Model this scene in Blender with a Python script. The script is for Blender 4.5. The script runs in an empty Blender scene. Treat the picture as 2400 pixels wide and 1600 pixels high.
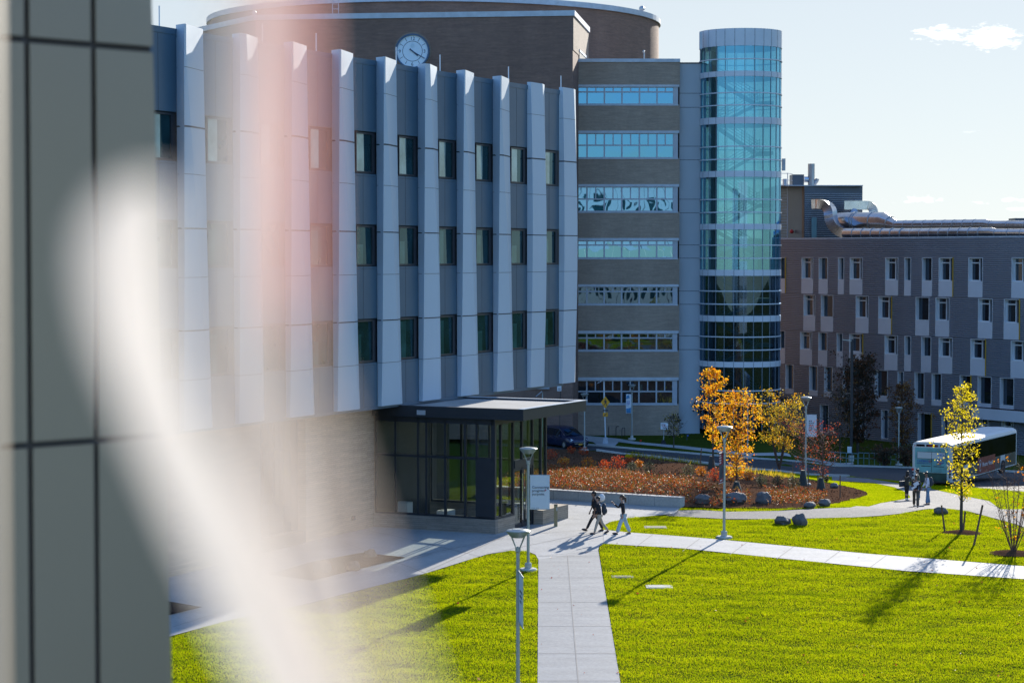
import bpy, bmesh, math, random
import numpy as np
from mathutils import Vector, Matrix, noise as mnoise
from mathutils.geometry import tessellate_polygon
R = math.radians
random.seed(7)
C = bpy.context.scene.collection
SC = bpy.context.scene

# ------------------------------------------------------------------ camera model
F, HC = 5200.0, 11.7                      # focal length in photograph pixels, camera height
PITCH = math.atan(202.0 / F)
CP, SP = math.cos(PITCH), math.sin(PITCH)

def ray(u, v):
    a = (u - 1200) / F; b = (800 - v) / F
    return Vector((a, CP + b * SP, -SP + b * CP))
def PX(u, v, Y):
    d = ray(u, v); t = Y / d.y
    return Vector((d.x * t, Y, HC + d.z * t))
def XU(u, Y): return (u - 1200) / F * Y
def ZV(v, Y): return PX(1200, v, Y).z
def RP(u, v, P0, n):                      # ray meets a plane
    d = ray(u, v); o = Vector((0, 0, HC)); P0 = Vector(P0); n = Vector(n)
    return o + d * ((P0 - o).dot(n) / d.dot(n))
def ss(t):
    t = min(1, max(0, t)); return t * t * (3 - 2 * t)

# ------------------------------------------------------------------ terrain
def zt(x, y):
    if y < 92: z = .018 * (y - 92)
    elif y < 105: z = 0.0
    elif y < 109: z = -.0611 * (y - 105) ** 2 / 8
    elif y < 179: z = -.0611 * (y - 107)
    elif y < 189: z = -4.4
    else: z = -4.4 + 1.4 * ss((y - 189) / 11) * (1 - ss((x - 20) / 5))
    if x > 22 and y > 160: z -= 1.9 * ss((x - 22) / 6) * ss((y - 165) / 30)
    if x > 10 and y > 101: z -= .085 * min(x - 10, 13) * ss((y - 101) / 9) * (1 - ss((y - 172) / 16))
    return z
def zbed(x, y):
    b = .37 * (1 - ss((x - 9.0) / 3.2)) * (1 - ss((y - 112) / 30))
    if x > 7.2: b *= 1 - (1 - ss((y - 102.8) / 6)) * ss((x - 7.2) / .65)
    b += .10 * ss((y - 103.5) / 4) * math.sin(x * 1.1 + y * .4) * .3
    return zt(x, y) + b + .055
def G(u, v, zf=zt):
    d = ray(u, v)
    lo, hi = 20.0, 21.0
    f = lambda Y: HC + d.z / d.y * Y - zf(d.x / d.y * Y, Y)
    while hi < 700 and f(hi) > 0: lo = hi; hi += 1.0
    for _ in range(30):
        m = .5 * (lo + hi)
        if f(m) > 0: lo = m
        else: hi = m
    x = d.x / d.y * hi
    return Vector((x, hi, zf(x, hi)))

# ------------------------------------------------------------------ mesh builder
class MB:
    def __init__(s): s.v = []; s.f = []; s.smooth = False; s.cur = 0; s.mi = []
    def add(s, vs, fs):
        n = len(s.v); s.v += [tuple(p) for p in vs]; s.f += [tuple(i + n for i in f) for f in fs]
        if s.cur:
            s.mi += [0] * (len(s.f) - len(fs) - len(s.mi)) + [s.cur] * len(fs)
        return s
    def box(s, x0, x1, y0, y1, z0, z1, M=None):
        vs = [Vector(p) for p in ((x0,y0,z0),(x1,y0,z0),(x1,y1,z0),(x0,y1,z0),(x0,y0,z1),(x1,y0,z1),(x1,y1,z1),(x0,y1,z1))]
        if M is not None: vs = [M @ p for p in vs]
        return s.add(vs, [(3,2,1,0),(4,5,6,7),(0,1,5,4),(1,2,6,5),(2,3,7,6),(3,0,4,7)])
    def prism(s, poly, z0, z1, M=None):    # poly of (x,y)
        n = len(poly)
        vs = [Vector((p[0], p[1], z0)) for p in poly] + [Vector((p[0], p[1], z1)) for p in poly]
        if M is not None: vs = [M @ p for p in vs]
        return s.add(vs, [tuple(range(n - 1, -1, -1)), tuple(range(n, 2 * n))] + [(i, (i + 1) % n, n + (i + 1) % n, n + i) for i in range(n)])
    def quad(s, a, b, c, d): return s.add([a, b, c, d], [(0, 1, 2, 3)])
    def tube(s, pts, rad, n=8, cap=True, M=None):
        pts = [Vector(p) for p in pts]
        if not hasattr(rad, '__len__'): rad = [rad] * len(pts)
        vs = []; fs = []
        up0 = None
        for i, p in enumerate(pts):
            t = (pts[min(i + 1, len(pts) - 1)] - pts[max(i - 1, 0)])
            if t.length < 1e-9: t = Vector((0, 0, 1))
            t.normalize()
            if up0 is None: up0 = t.orthogonal().normalized()
            x = (up0 - t * up0.dot(t))
            if x.length < 1e-6: x = t.orthogonal()
            x.normalize(); up0 = x; y = t.cross(x)
            for k in range(n):
                a = 2 * math.pi * k / n
                vs.append(p + (x * math.cos(a) + y * math.sin(a)) * rad[i])
        for i in range(len(pts) - 1):
            for k in range(n):
                k2 = (k + 1) % n
                fs.append((i * n + k, i * n + k2, (i + 1) * n + k2, (i + 1) * n + k))
        if cap:
            fs.append(tuple(range(n - 1, -1, -1))); fs.append(tuple(range((len(pts) - 1) * n, len(pts) * n)))
        if M is not None: vs = [M @ p for p in vs]
        return s.add(vs, fs)
    def lathe(s, prof, n=24, M=None, a0=0, a1=2 * math.pi):   # prof of (r,z)
        full = abs(a1 - a0 - 2 * math.pi) < 1e-6
        m = n if full else n + 1
        vs = []; fs = []
        for r, z in prof:
            for k in range(m):
                a = a0 + (a1 - a0) * k / n
                vs.append(Vector((r * math.cos(a), r * math.sin(a), z)))
        for i in range(len(prof) - 1):
            for k in range(n):
                k2 = (k + 1) % m
                fs.append((i * m + k, i * m + k2, (i + 1) * m + k2, (i + 1) * m + k))
        if M is not None: vs = [M @ p for p in vs]
        return s.add(vs, fs)
    def ball(s, c, r, nu=10, nv=7, M=None, jit=0, seed=0):
        c = Vector(c); r = Vector((r, r, r)) if not hasattr(r, '__len__') else Vector(r)
        vs = [Vector((0, 0, -1))]; fs = []
        for j in range(1, nv):
            t = math.pi * j / nv - math.pi / 2
            for k in range(nu):
                a = 2 * math.pi * k / nu
                vs.append(Vector((math.cos(t) * math.cos(a), math.cos(t) * math.sin(a), math.sin(t))))
        vs.append(Vector((0, 0, 1)))
        for k in range(nu):
            k2 = (k + 1) % nu
            fs.append((0, 1 + k2, 1 + k))
            for j in range(nv - 2): fs.append((1 + j * nu + k, 1 + j * nu + k2, 1 + (j + 1) * nu + k2, 1 + (j + 1) * nu + k))
            fs.append((len(vs) - 1, 1 + (nv - 2) * nu + k, 1 + (nv - 2) * nu + k2))
        out = []
        for p in vs:
            q = 1 + (jit * mnoise.noise(p * 1.6 + Vector((seed * 7.1, seed * 3.3, 0))) + .4 * jit * mnoise.noise(p * 4 + Vector((seed, 9, 0))) if jit else 0)
            p = Vector((p.x * r.x, p.y * r.y, p.z * r.z)) * q
            p = (M @ p if M is not None else p) + c
            out.append(p)
        return s.add(out, fs)
    def leaf(s, c, size, rng, up=0.0):
        n = Vector((rng.gauss(0, 1), rng.gauss(0, 1), rng.gauss(0, 1) + up)); n.normalize()
        a = n.orthogonal().normalized(); a.rotate(Matrix.Rotation(rng.random() * 6.283, 3, n)); b = n.cross(a)
        l = size * rng.uniform(.6, 1.3); w = l * rng.uniform(.45, .75)
        c = Vector(c)
        return s.add([c - a * l * .5, c + b * w * .5 + n * l * .08, c + a * l * .5, c - b * w * .5 + n * l * .08], [(0, 1, 2, 3)])
    def build(s, name, mat, parent=None, origin=None, smooth=False):
        me = bpy.data.meshes.new(name)
        vs = s.v
        if origin is not None: vs = [(p[0] - origin[0], p[1] - origin[1], p[2] - origin[2]) for p in vs]
        me.from_pydata(vs, [], s.f); me.update()
        for q in (mat if isinstance(mat, tuple) else (mat,)): me.materials.append(M_[q])
        if s.mi: me.polygons.foreach_set('material_index', s.mi + [0] * (len(s.f) - len(s.mi)))
        if smooth or s.smooth:
            me.polygons.foreach_set('use_smooth', [True] * len(me.polygons))
            try: me.set_sharp_from_angle(angle=R(40))
            except Exception: pass
        o = bpy.data.objects.new(name, me); C.objects.link(o)
        if parent is not None: o.parent = parent
        return o

def tag(o, label=None, cat=None, group=None, kind=None):
    if label: o['label'] = label
    if cat: o['category'] = cat
    if group: o['group'] = group
    if kind: o['kind'] = kind
    return o
class Thing:                               # an Empty at the base of a thing; parts are built in world coordinates
    def __init__(s, name, loc, label, cat, group=None):
        s.o = bpy.data.objects.new(name, None); s.o.empty_display_size = .2; C.objects.link(s.o)
        s.loc = Vector(loc); s.o.location = s.loc
        tag(s.o, label, cat, group)
    def part(s, name, mb, mat, parent=None, smooth=False, label=None):
        o = mb.build(name, mat, parent or s.o, s.loc, smooth)
        if label: o['label'] = label
        return o
def single(name, mb, mat, loc, label, cat, group=None, smooth=False):   # a thing that is one mesh
    o = mb.build(name, mat, None, loc, smooth); o.location = loc
    return tag(o, label, cat, group)
def struct(name, mb, mat, kind='structure', smooth=False):
    o = mb.build(name, mat, None, None, smooth); o['kind'] = kind; return o
def copy_tree(o, parent=None):
    c = o.copy(); C.objects.link(c); c.parent = parent
    for ch in list(o.children): copy_tree(ch, c)
    return c
def frame(origin, xdir):                   # local x along xdir (horizontal), y to its left, z up
    x = Vector(xdir).normalized(); y = Vector((-x.y, x.x, 0)).normalized(); z = x.cross(y)
    M = Matrix((x, y, z)).transposed().to_4x4(); M.translation = Vector(origin); return M
def text_mesh(body, size, M, depth=.004, align='LEFT', shear=0.0, space=1.0):
    cu = bpy.data.curves.new('txt', 'FONT'); cu.body = body; cu.size = size; cu.extrude = depth; cu.align_x = align
    cu.shear = shear; cu.space_character = space; cu.resolution_u = 3
    ob = bpy.data.objects.new('txt', cu); C.objects.link(ob)
    dg = bpy.context.evaluated_depsgraph_get()
    me = bpy.data.meshes.new_from_object(ob.evaluated_get(dg))
    mb = MB(); mb.add([M @ v.co for v in me.vertices], [tuple(p.vertices) for p in me.polygons])
    bpy.data.objects.remove(ob); bpy.data.curves.remove(cu); bpy.data.meshes.remove(me)
    return mb

# ------------------------------------------------------------------ materials
M_ = {}
class NT:
    def __init__(s, name):
        m = bpy.data.materials.new(name); m.use_nodes = True; M_[name] = m
        s.m = m; s.t = m.node_tree; s.t.nodes.clear(); s.out = s.n('ShaderNodeOutputMaterial')
    def n(s, typ, **kw):
        nd = s.t.nodes.new(typ)
        for k, v in kw.items(): setattr(nd, k, v)
        return nd
    def l(s, a, b): s.t.links.new(a, b)
    def val(s, sock, v):
        if hasattr(v, 'bl_rna') or hasattr(v, 'links'): s.l(v, sock)
        else: sock.default_value = v
    def coord(s, kind='Object'): return s.n('ShaderNodeTexCoord').outputs[kind]
    def noise(s, scale, detail=3, rough=.55, vec=None, sc=None):
        nd = s.n('ShaderNodeTexNoise'); nd.inputs['Scale'].default_value = scale; nd.inputs['Detail'].default_value = detail; nd.inputs['Roughness'].default_value = rough
        v = vec if vec is not None else s.coord()
        if sc is not None:
            mp = s.n('ShaderNodeMapping'); mp.inputs['Scale'].default_value = sc; s.l(v, mp.inputs['Vector']); v = mp.outputs[0]
        s.l(v, nd.inputs['Vector']); return nd.outputs['Fac']
    def ramp(s, fac, stops, interp='LINEAR'):
        r = s.n('ShaderNodeValToRGB'); r.color_ramp.interpolation = interp
        els = r.color_ramp.elements
        while len(els) < len(stops): els.new(.5)
        for e, (p, c) in zip(els, stops): e.position = p; e.color = (*c, 1)
        s.l(fac, r.inputs[0]); return r.outputs[0]
    def mixc(s, fac, a, b, mode='MIX'):
        m = s.n('ShaderNodeMix', data_type='RGBA', blend_type=mode)
        s.val(m.inputs[0], fac)
        for sk, v in ((m.inputs[6], a), (m.inputs[7], b)):
            if isinstance(v, (tuple, list)): sk.default_value = (*v[:3], 1)
            else: s.l(v, sk)
        return m.outputs[2]
    def math(s, op, a, b=0.0):
        m = s.n('ShaderNodeMath', operation=op)
        s.val(m.inputs[0], a); s.val(m.inputs[1], b); return m.outputs[0]
    def bump(s, h, strength=.3, dist=.02):
        b = s.n('ShaderNodeBump'); b.inputs['Strength'].default_value = strength; b.inputs['Distance'].default_value = dist
        s.l(h, b.inputs['Height']); return b.outputs[0]
    def principled(s, col, rough=.6, metal=0, nrm=None, spec=.5, out=True):
        p = s.n('ShaderNodeBsdfPrincipled')
        if isinstance(col, (tuple, list)): p.inputs['Base Color'].default_value = (*col[:3], 1)
        else: s.l(col, p.inputs['Base Color'])
        s.val(p.inputs['Roughness'], rough); p.inputs['Metallic'].default_value = metal
        p.inputs['Specular IOR Level'].default_value = spec
        if nrm is not None: s.l(nrm, p.inputs['Normal'])
        if out: s.l(p.outputs[0], s.out.inputs[0])
        return p
def mul(c, k): return tuple(min(1, x * k) for x in c)
def pbr(name, col, rough=.6, metal=0, var=.15, vs=1.5, bump=0, bs=30, spec=.5, sc=None, fine=None):
    t = NT(name)
    f = t.noise(vs, 4, .6, sc=sc)
    c = t.ramp(f, [(.25, mul(col, 1 - var)), (.75, mul(col, 1 + var))])
    if fine:
        c = t.mixc(fine, c, t.ramp(t.noise(vs * 18, 3), [(.3, mul(col, .55)), (.7, mul(col, 1.4))]))
    rr = t.math('ADD', rough - .06, t.math('MULTIPLY', t.noise(vs * 3), .12))
    nrm = t.bump(t.noise(bs, 4), bump, .03) if bump else None
    t.principled(c, rr, metal, nrm, spec); return t.m
def brick(name, c1, c2, mortar, d, bw, bh, ms=.012, rough=.85, stain=.25):
    t = NT(name); pos = t.coord()
    dt = t.n('ShaderNodeVectorMath', operation='DOT_PRODUCT'); t.l(pos, dt.inputs[0]); dt.inputs[1].default_value = (d[0], d[1], 0)
    sep = t.n('ShaderNodeSeparateXYZ'); t.l(pos, sep.inputs[0])
    cmb = t.n('ShaderNodeCombineXYZ'); t.l(dt.outputs['Value'], cmb.inputs[0]); t.l(sep.outputs[2], cmb.inputs[1])
    b = t.n('ShaderNodeTexBrick'); t.l(cmb.outputs[0], b.inputs['Vector'])
    b.inputs['Scale'].default_value = 1; b.inputs['Brick Width'].default_value = bw; b.inputs['Row Height'].default_value = bh
    b.inputs['Mortar Size'].default_value = ms; b.inputs['Color1'].default_value = (*c1, 1); b.inputs['Color2'].default_value = (*c2, 1); b.inputs['Mortar'].default_value = (*mortar, 1)
    st = t.ramp(t.noise(.35, 5, .6, sc=(1, 1, .35)), [(.3, (1 - stain,) * 3), (.7, (1 + stain * .4,) * 3)])
    c = t.mixc(1.0, b.outputs['Color'], st, 'MULTIPLY')
    c = t.mixc(.35, c, t.ramp(t.noise(5.0, 3, .7, sc=(1, 1, 2.4)), [(.3, mul(c1, .6)), (.7, mul(c2, 1.35))]))
    c = t.mixc(1.0, c, t.ramp(t.noise(1.3, 4, .75, sc=(.5, .5, 5)), [(.3, (.74, .74, .76)), (.7, (1.12, 1.10, 1.08))]), 'MULTIPLY')
    t.principled(c, rough, 0, t.bump(b.outputs['Fac'], .3, -.01)); return t.m
def leafmat(name, stops, trans=.45, rough=.55, spec=.35, patch=0):
    t = NT(name)
    isl = t.n('ShaderNodeNewGeometry').outputs['Random Per Island']
    c = t.ramp(isl, stops)
    if patch:                              # uneven growth: paler and darker patches of lawn
        c = t.mixc(1.0, c, t.ramp(t.noise(.55, 5, .65, sc=(.6, 1.6, 1)), [(.28, (1 - patch, 1 - patch * .8, 1 - patch)), (.5, (.95, .95, .95)), (.72, (1.12, 1.05, 1.0))]), 'MULTIPLY')
        c = t.mixc(1.0, c, t.ramp(t.noise(4.5, 3, .6), [(.3, (.84, .87, .84)), (.6, (1.05, 1.05, 1.05))]), 'MULTIPLY')
    p = t.principled(c, rough, 0, None, spec, out=False)
    tr = t.n('ShaderNodeBsdfTranslucent'); t.l(c, tr.inputs[0])
    mx = t.n('ShaderNodeMixShader'); mx.inputs[0].default_value = trans
    t.l(p.outputs[0], mx.inputs[1]); t.l(tr.outputs[0], mx.inputs[2]); t.l(mx.outputs[0], t.out.inputs[0]); return t.m
def glass(name, tint, refl=(.9, .95, 1), f0=.12, rough=.0, wav=0, wscale=1.2):
    t = NT(name)
    tr = t.n('ShaderNodeBsdfTransparent'); tr.inputs[0].default_value = (*tint, 1)
    gl = t.n('ShaderNodeBsdfGlossy'); gl.inputs['Color'].default_value = (*refl, 1); gl.inputs['Roughness'].default_value = rough
    lw = t.n('ShaderNodeLayerWeight'); lw.inputs['Blend'].default_value = .5
    if wav:
        nm = t.bump(t.noise(wscale, 2), wav, .05); t.l(nm, gl.inputs['Normal'])
    f = t.math('ADD', f0, t.math('MULTIPLY', t.math('POWER', lw.outputs['Facing'], 4.0), 1 - f0))
    mx = t.n('ShaderNodeMixShader'); t.l(f, mx.inputs[0]); t.l(tr.outputs[0], mx.inputs[1]); t.l(gl.outputs[0], mx.inputs[2]); t.l(mx.outputs[0], t.out.inputs[0]); return t.m
def pane(name, col, refl=(.8, .9, 1), f0=.2, wav=.0, wscale=.6):   # glass with a dark room behind it
    t = NT(name)
    cc = t.ramp(t.noise(.9, 3), [(.3, mul(col, .5)), (.7, mul(col, 1.4))])
    df = t.n('ShaderNodeBsdfDiffuse'); t.l(cc, df.inputs[0])
    gl = t.n('ShaderNodeBsdfGlossy'); gl.inputs['Color'].default_value = (*refl, 1); gl.inputs['Roughness'].default_value = .01
    if wav:
        t.l(t.bump(t.noise(wscale, 2), 1.0, wav), gl.inputs['Normal'])
    lw = t.n('ShaderNodeLayerWeight'); lw.inputs['Blend'].default_value = .5
    f = t.math('ADD', f0, t.math('MULTIPLY', t.math('POWER', lw.outputs['Facing'], 4.0), 1 - f0))
    mx = t.n('ShaderNodeMixShader'); t.l(f, mx.inputs[0]); t.l(df.outputs[0], mx.inputs[1]); t.l(gl.outputs[0], mx.inputs[2]); t.l(mx.outputs[0], t.out.inputs[0]); return t.m
# ------------------------------------------------------------------ the materials
FD = (.4374, .8993); FN = (.8993, -.4374)          # finned building: along its front, out of its front
pbr('fin_metal', (.47, .57, .66), .42, .0, .05, .3, sc=(1, 1, .2))
pbr('panel_dark', (.066, .125, .18), .42, 0, .08, .5)
pbr('panel_gap', (.03, .035, .045), .6)
pbr('roof_white', (.62, .62, .60), .7, 0, .1, .5)
pbr('roof_grey', (.34, .34, .33), .8, 0, .2, 1.2, spec=.2)
pbr('frame_dark', (.035, .04, .05), .4, .2, .1, 2)
pbr('frame_light', (.42, .45, .49), .45, 0, .08, 2)
pbr('white_paint', (.70, .72, .74), .5, 0, .06, 1)
pbr('white_panel', (.60, .63, .68), .5, 0, .05, .6)
pbr('yellow_fin', (.55, .33, .03), .5)
pbr('tower_metal', (.62, .66, .71), .4, .05, .06, .5)
pbr('pier_panel', (.38, .43, .47), .5, 0, .08, .3, sc=(1, 1, .3))
pbr('coping', (.50, .55, .60), .5)
brick('brick_brown', (.34, .175, .115), (.25, .135, .09), (.30, .23, .19), (1, 0), .22, .075)
brick('brick_buff', (.42, .325, .245), (.35, .275, .21), (.42, .34, .27), (1, 0), .22, .075, stain=.3)
brick('brick_clock', (.27, .155, .115), (.205, .115, .085), (.29, .22, .18), (.992, -.125), .22, .075)
brick('brick_side', (.32, .24, .18), (.27, .20, .15), (.30, .25, .2), (.13, .99), .22, .075)
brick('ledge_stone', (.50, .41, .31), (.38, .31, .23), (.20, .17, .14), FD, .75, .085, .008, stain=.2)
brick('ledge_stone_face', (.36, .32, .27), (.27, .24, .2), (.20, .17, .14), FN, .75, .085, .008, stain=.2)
pbr('corrugated', (.27, .295, .345), .42, .35, .12, .25, sc=(1, 1, .3))
pbr('penthouse_brown', (.14, .085, .05), .6)
pbr('penthouse_grey', (.105, .125, .155), .45, .3, .1, .4)
pbr('galvanised', (.55, .57, .60), .24, 1.0, .2, .8)
pbr('galvanised_dull', (.42, .44, .46), .42, .8, .15, 1)
pbr('lamp_metal', (.42, .46, .46), .42, .55, .1, 2)
pbr('lamp_lens', (.55, .58, .58), .3, 0, .05, 2)
pbr('pole_dark', (.03, .028, .03), .5)
pbr('sign_white', (.72, .74, .76), .55)
pbr('banner_white', (.66, .70, .74), .7, 0, .04, 1)
pbr('banner_red', (.28, .02, .035), .7)
pbr('banner_dark', (.05, .06, .08), .7, 0, .5, 3)
pbr('banner_blue', (.05, .22, .42), .7, 0, .5, 3)
pbr('ink', (.03, .04, .06), .7)
pbr('ink_red', (.5, .02, .06), .7)
pbr('ink_blue', (.05, .12, .45), .6)
pbr('sign_yellow', (.78, .36, .015), .5, 0, .05)
pbr('bollard_wood', (.27, .235, .13), .5, .2, .25, 3, sc=(1, 1, .2))
pbr('stake_wood', (.16, .10, .06), .8, 0, .3, 6)
pbr('bark', (.075, .06, .05), .9, 0, .35, 6, .5, 30)
pbr('bark_pale', (.19, .16, .13), .9, 0, .35, 6)
pbr('twig', (.16, .085, .06), .85, 0, .3, 6)
pbr('tree_guard', (.02, .03, .028), .6)
pbr('stone', (.15, .145, .145), .8, 0, .45, 4, .8, 14, fine=.5, spec=.12)
pbr('stone_warm', (.26, .18, .13), .8, 0, .3, 3, .5, 14, fine=.4, spec=.12)
pbr('concrete', (.38, .38, .372), .75, 0, .2, .5, .25, 60, fine=.25, spec=.12)
pbr('path_pale', (.43, .425, .41), .75, 0, .16, .6, .25, 60, sc=(1, 3, 1), fine=.25, spec=.12)
pbr('concrete_new', (.31, .312, .31), .75, 0, .16, .5, .25, 60, sc=(1, 3, 1), fine=.25, spec=.12)
pbr('wall_concrete', (.50, .49, .44), .8, 0, .15, .6, .3, 30, fine=.25, spec=.12)
pbr('joint', (.22, .21, .2), .9)
pbr('asphalt_path', (.20, .195, .19), .85, 0, .15, .8, .4, 80, fine=.4, spec=.12)
pbr('asphalt', (.062, .064, .068), .8, 0, .2, .4, .3, 60, fine=.3, spec=.12)
pbr('kerb', (.52, .50, .47), .8, 0, .1, 2, spec=.12)
pbr('mulch', (.10, .055, .034), .95, 0, .45, 2.5, 1.0, 18, fine=.7, spec=0)
pbr('mulch_dark', (.045, .03, .026), .95, 0, .4, 3, 1.0, 18, fine=.5, spec=0)
pbr('soil_grass', (.05, .07, .012), .95, 0, .4, 1.2, .8, 25, fine=.6, spec=0)
pbr('far_ground', (.045, .055, .03), .95, 0, .3, .1, spec=.12)
pbr('car_paint', (.012, .02, .06), .22, .3, .1, 2, spec=.8)
pbr('rubber', (.015, .015, .016), .8)
pbr('chrome', (.6, .62, .65), .2, 1)
pbr('plate_yellow', (.65, .33, .03), .5)
pbr('lamp_red', (.6, .01, .015), .3)
pbr('bus_white', (.58, .61, .61), .4, 0, .06, 1)
pbr('bus_teal', (.17, .40, .40), .45, 0, .35, 1.1)
pbr('bus_green', (.03, .07, .055), .5, 0, .6, 2)
pbr('bus_side', (.06, .075, .085), .35, 0, .7, .8)
pbr('bus_red', (.22, .025, .03), .4, 0, .2, 1)
pbr('skin', (.42, .25, .18), .55, 0, .06, 8)
pbr('skin_brown', (.24, .13, .085), .55, 0, .06, 8)
pbr('hair_black', (.012, .01, .01), .5, 0, .3, 20)
pbr('hair_brown', (.06, .03, .017), .5, 0, .3, 20)
pbr('cloth_black', (.015, .015, .018), .85, 0, .3, 6)
pbr('cloth_olive', (.05, .045, .033), .85, 0, .3, 6)
pbr('cloth_brown', (.09, .07, .05), .85, 0, .25, 6)
pbr('cloth_green', (.03, .07, .055), .85, 0, .3, 6)
pbr('cloth_white', (.62, .64, .72), .85, 0, .08, 6)
pbr('cloth_beige', (.42, .36, .29), .85, 0, .12, 6)
pbr('denim_light', (.36, .47, .56), .85, 0, .15, 5)
pbr('denim', (.16, .26, .38), .85, 0, .2, 5)
pbr('shoe', (.02, .02, .022), .6)
pbr('sock', (.7, .7, .7), .8)
pbr('paper', (.72, .74, .78), .6)
pbr('bag_grey', (.03, .04, .055), .7)
pbr('eye_dark', (.02, .015, .012), .4)
pbr('mouth_red', (.25, .09, .08), .6)
pbr('clock_face', (.72, .84, .92), .5, 0, .03, .5)
pbr('clock_rim', (.05, .11, .20), .4)
pbr('clock_ink', (.03, .06, .12), .5)
pbr('clock_sun', (.52, .66, .74), .5)
pbr('louvre_dark', (.05, .06, .07), .5)
pbr('stair_steel', (.22, .27, .32), .5)
pbr('interior', (.05, .05, .05), .9)
pbr('interior_pale', (.30, .31, .28), .8)
pbr('zinc', (.26, .265, .24), .36, .35, .06, .2, sc=(1, 1, .25))
pbr('beige_jamb', (.55, .45, .34), .6, 0, .05, 1)
pbr('facade_white', (.28, .31, .34), .6, 0, .08, .4)
pbr('facade_grey', (.20, .22, .24), .6)
pbr('iron', (.02, .022, .025), .5)
pbr('rail_blue', (.16, .30, .34), .45, .5)
pbr('litter_red', (.35, .05, .02), .8, 0, .5, 30)
leafmat('leaf_orange', [(0, (.66, .16, .006)), (.4, (.80, .30, .008)), (.75, (.86, .42, .012)), (1, (.88, .56, .04))], .6, .5, .25)
leafmat('leaf_gold', [(0, (.62, .22, .01)), (.35, (.76, .38, .012)), (.8, (.84, .52, .02)), (1, (.56, .44, .03))], .6, .5, .25)
leafmat('leaf_yellow', [(0, (.55, .47, .01)), (.5, (.80, .64, .012)), (1, (.86, .66, .03))], .6, .5, .25)
leafmat('leaf_yellowgreen', [(0, (.16, .14, .012)), (.5, (.46, .35, .02)), (1, (.66, .44, .03))], .5)
leafmat('leaf_red', [(0, (.30, .03, .02)), (.5, (.45, .07, .03)), (.8, (.52, .14, .03)), (1, (.40, .26, .12))])
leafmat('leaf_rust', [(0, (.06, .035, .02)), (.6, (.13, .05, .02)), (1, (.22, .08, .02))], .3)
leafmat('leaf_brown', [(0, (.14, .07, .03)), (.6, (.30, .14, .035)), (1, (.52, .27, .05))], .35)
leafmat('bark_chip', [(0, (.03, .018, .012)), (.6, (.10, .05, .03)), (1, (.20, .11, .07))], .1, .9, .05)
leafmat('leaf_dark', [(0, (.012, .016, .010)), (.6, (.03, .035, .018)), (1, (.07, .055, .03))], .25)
leafmat('leaf_green', [(0, (.05, .06, .025)), (.6, (.11, .12, .05)), (1, (.22, .22, .12))], .3)
leafmat('shrub_orange', [(0, (.48, .10, .01)), (.6, (.62, .22, .015)), (1, (.70, .36, .03))])
leafmat('shrub_red', [(0, (.42, .035, .015)), (.6, (.58, .09, .02)), (1, (.62, .20, .03))])
leafmat('cover_red', [(0, (.05, .04, .01)), (.25, (.15, .11, .02)), (.42, (.28, .03, .016)), (.66, (.38, .10, .02)), (.88, (.24, .14, .035)), (1, (.48, .30, .22))], .45, .5, .18)
leafmat('grass_blade', [(0, (.24, .34, .002)), (.5, (.40, .48, .003)), (.85, (.53, .56, .004)), (1, (.56, .48, .02))], .62, .9, 0.0, .44)
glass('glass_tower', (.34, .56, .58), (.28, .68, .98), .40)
glass('glass_tower_low', (.26, .38, .42), (.30, .50, .75), .14)  # lower floors: darker reflections put into the tint and weaker mirroring
glass('glass_pavilion', (.89, .92, .90), (.8, .9, .95), .05)
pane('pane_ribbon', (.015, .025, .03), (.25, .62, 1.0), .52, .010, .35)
pane('pane_fin_reflect', (.25, .34, .32), (.8, .95, .95), .10)  # pale base colour stands for reflected sky
pane('pane_fin_reflect_mid', (.03, .09, .095), (.6, .9, .95), .05)
pane('bus_glass', (.006, .008, .010), (.18, .2, .24), .04)
pane('pane_fin', (.010, .035, .042), (.55, .85, .95), .03)
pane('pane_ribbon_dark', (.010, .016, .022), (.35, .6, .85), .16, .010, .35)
pane('pane_lab', (.012, .016, .022), (.7, .85, 1.0), .14)
pane('pane_car', (.006, .008, .012), (.8, .9, 1.0), .05)
def haze_mat(nm, c0, c1):  # translucent material for the added haze strips near the lens
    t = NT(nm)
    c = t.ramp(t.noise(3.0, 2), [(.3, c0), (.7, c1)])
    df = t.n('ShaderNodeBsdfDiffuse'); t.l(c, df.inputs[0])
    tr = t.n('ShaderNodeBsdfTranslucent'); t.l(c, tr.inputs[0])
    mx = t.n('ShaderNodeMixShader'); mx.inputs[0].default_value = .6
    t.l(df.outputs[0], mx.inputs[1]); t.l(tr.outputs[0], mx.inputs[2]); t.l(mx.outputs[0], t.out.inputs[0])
haze_mat('haze_cream', (.86, .76, .68), (.90, .82, .75))
haze_mat('haze_pink', (.84, .55, .50), (.88, .62, .57))
haze_mat('haze_white', (.86, .83, .80), (.90, .87, .84))
# ------------------------------------------------------------------ ground, paths, lawns
def axis(a, b, fine0, fine1, step, coarse):
    r = []; x = a
    while x < fine0: r.append(x); x += coarse
    x = fine0
    while x < fine1: r.append(x); x += step
    x = fine1
    while x <= b + .1: r.append(x); x += coarse
    return r
def build_ground():
    xs = [-900, -500, -250, -120, -70] + axis(-45, 60, -25, 45, 1.0, 4) + [80, 130, 260, 520, 900]
    ys = [-300, -120, -60, -20, 0, 12, 24, 36, 44] + axis(50, 220, 50, 200, 1.0, 4) + [240, 280, 360, 500, 800, 1400, 2400]
    mb = MB(); nx = len(xs)
    for y in ys:
        for x in xs: mb.v.append((x, y, zt(x, y)))
    for j in range(len(ys) - 1):
        for i in range(nx - 1): mb.f.append((j * nx + i, j * nx + i + 1, (j + 1) * nx + i + 1, (j + 1) * nx + i))
    struct('ground', mb, 'soil_grass', smooth=True)
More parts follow.
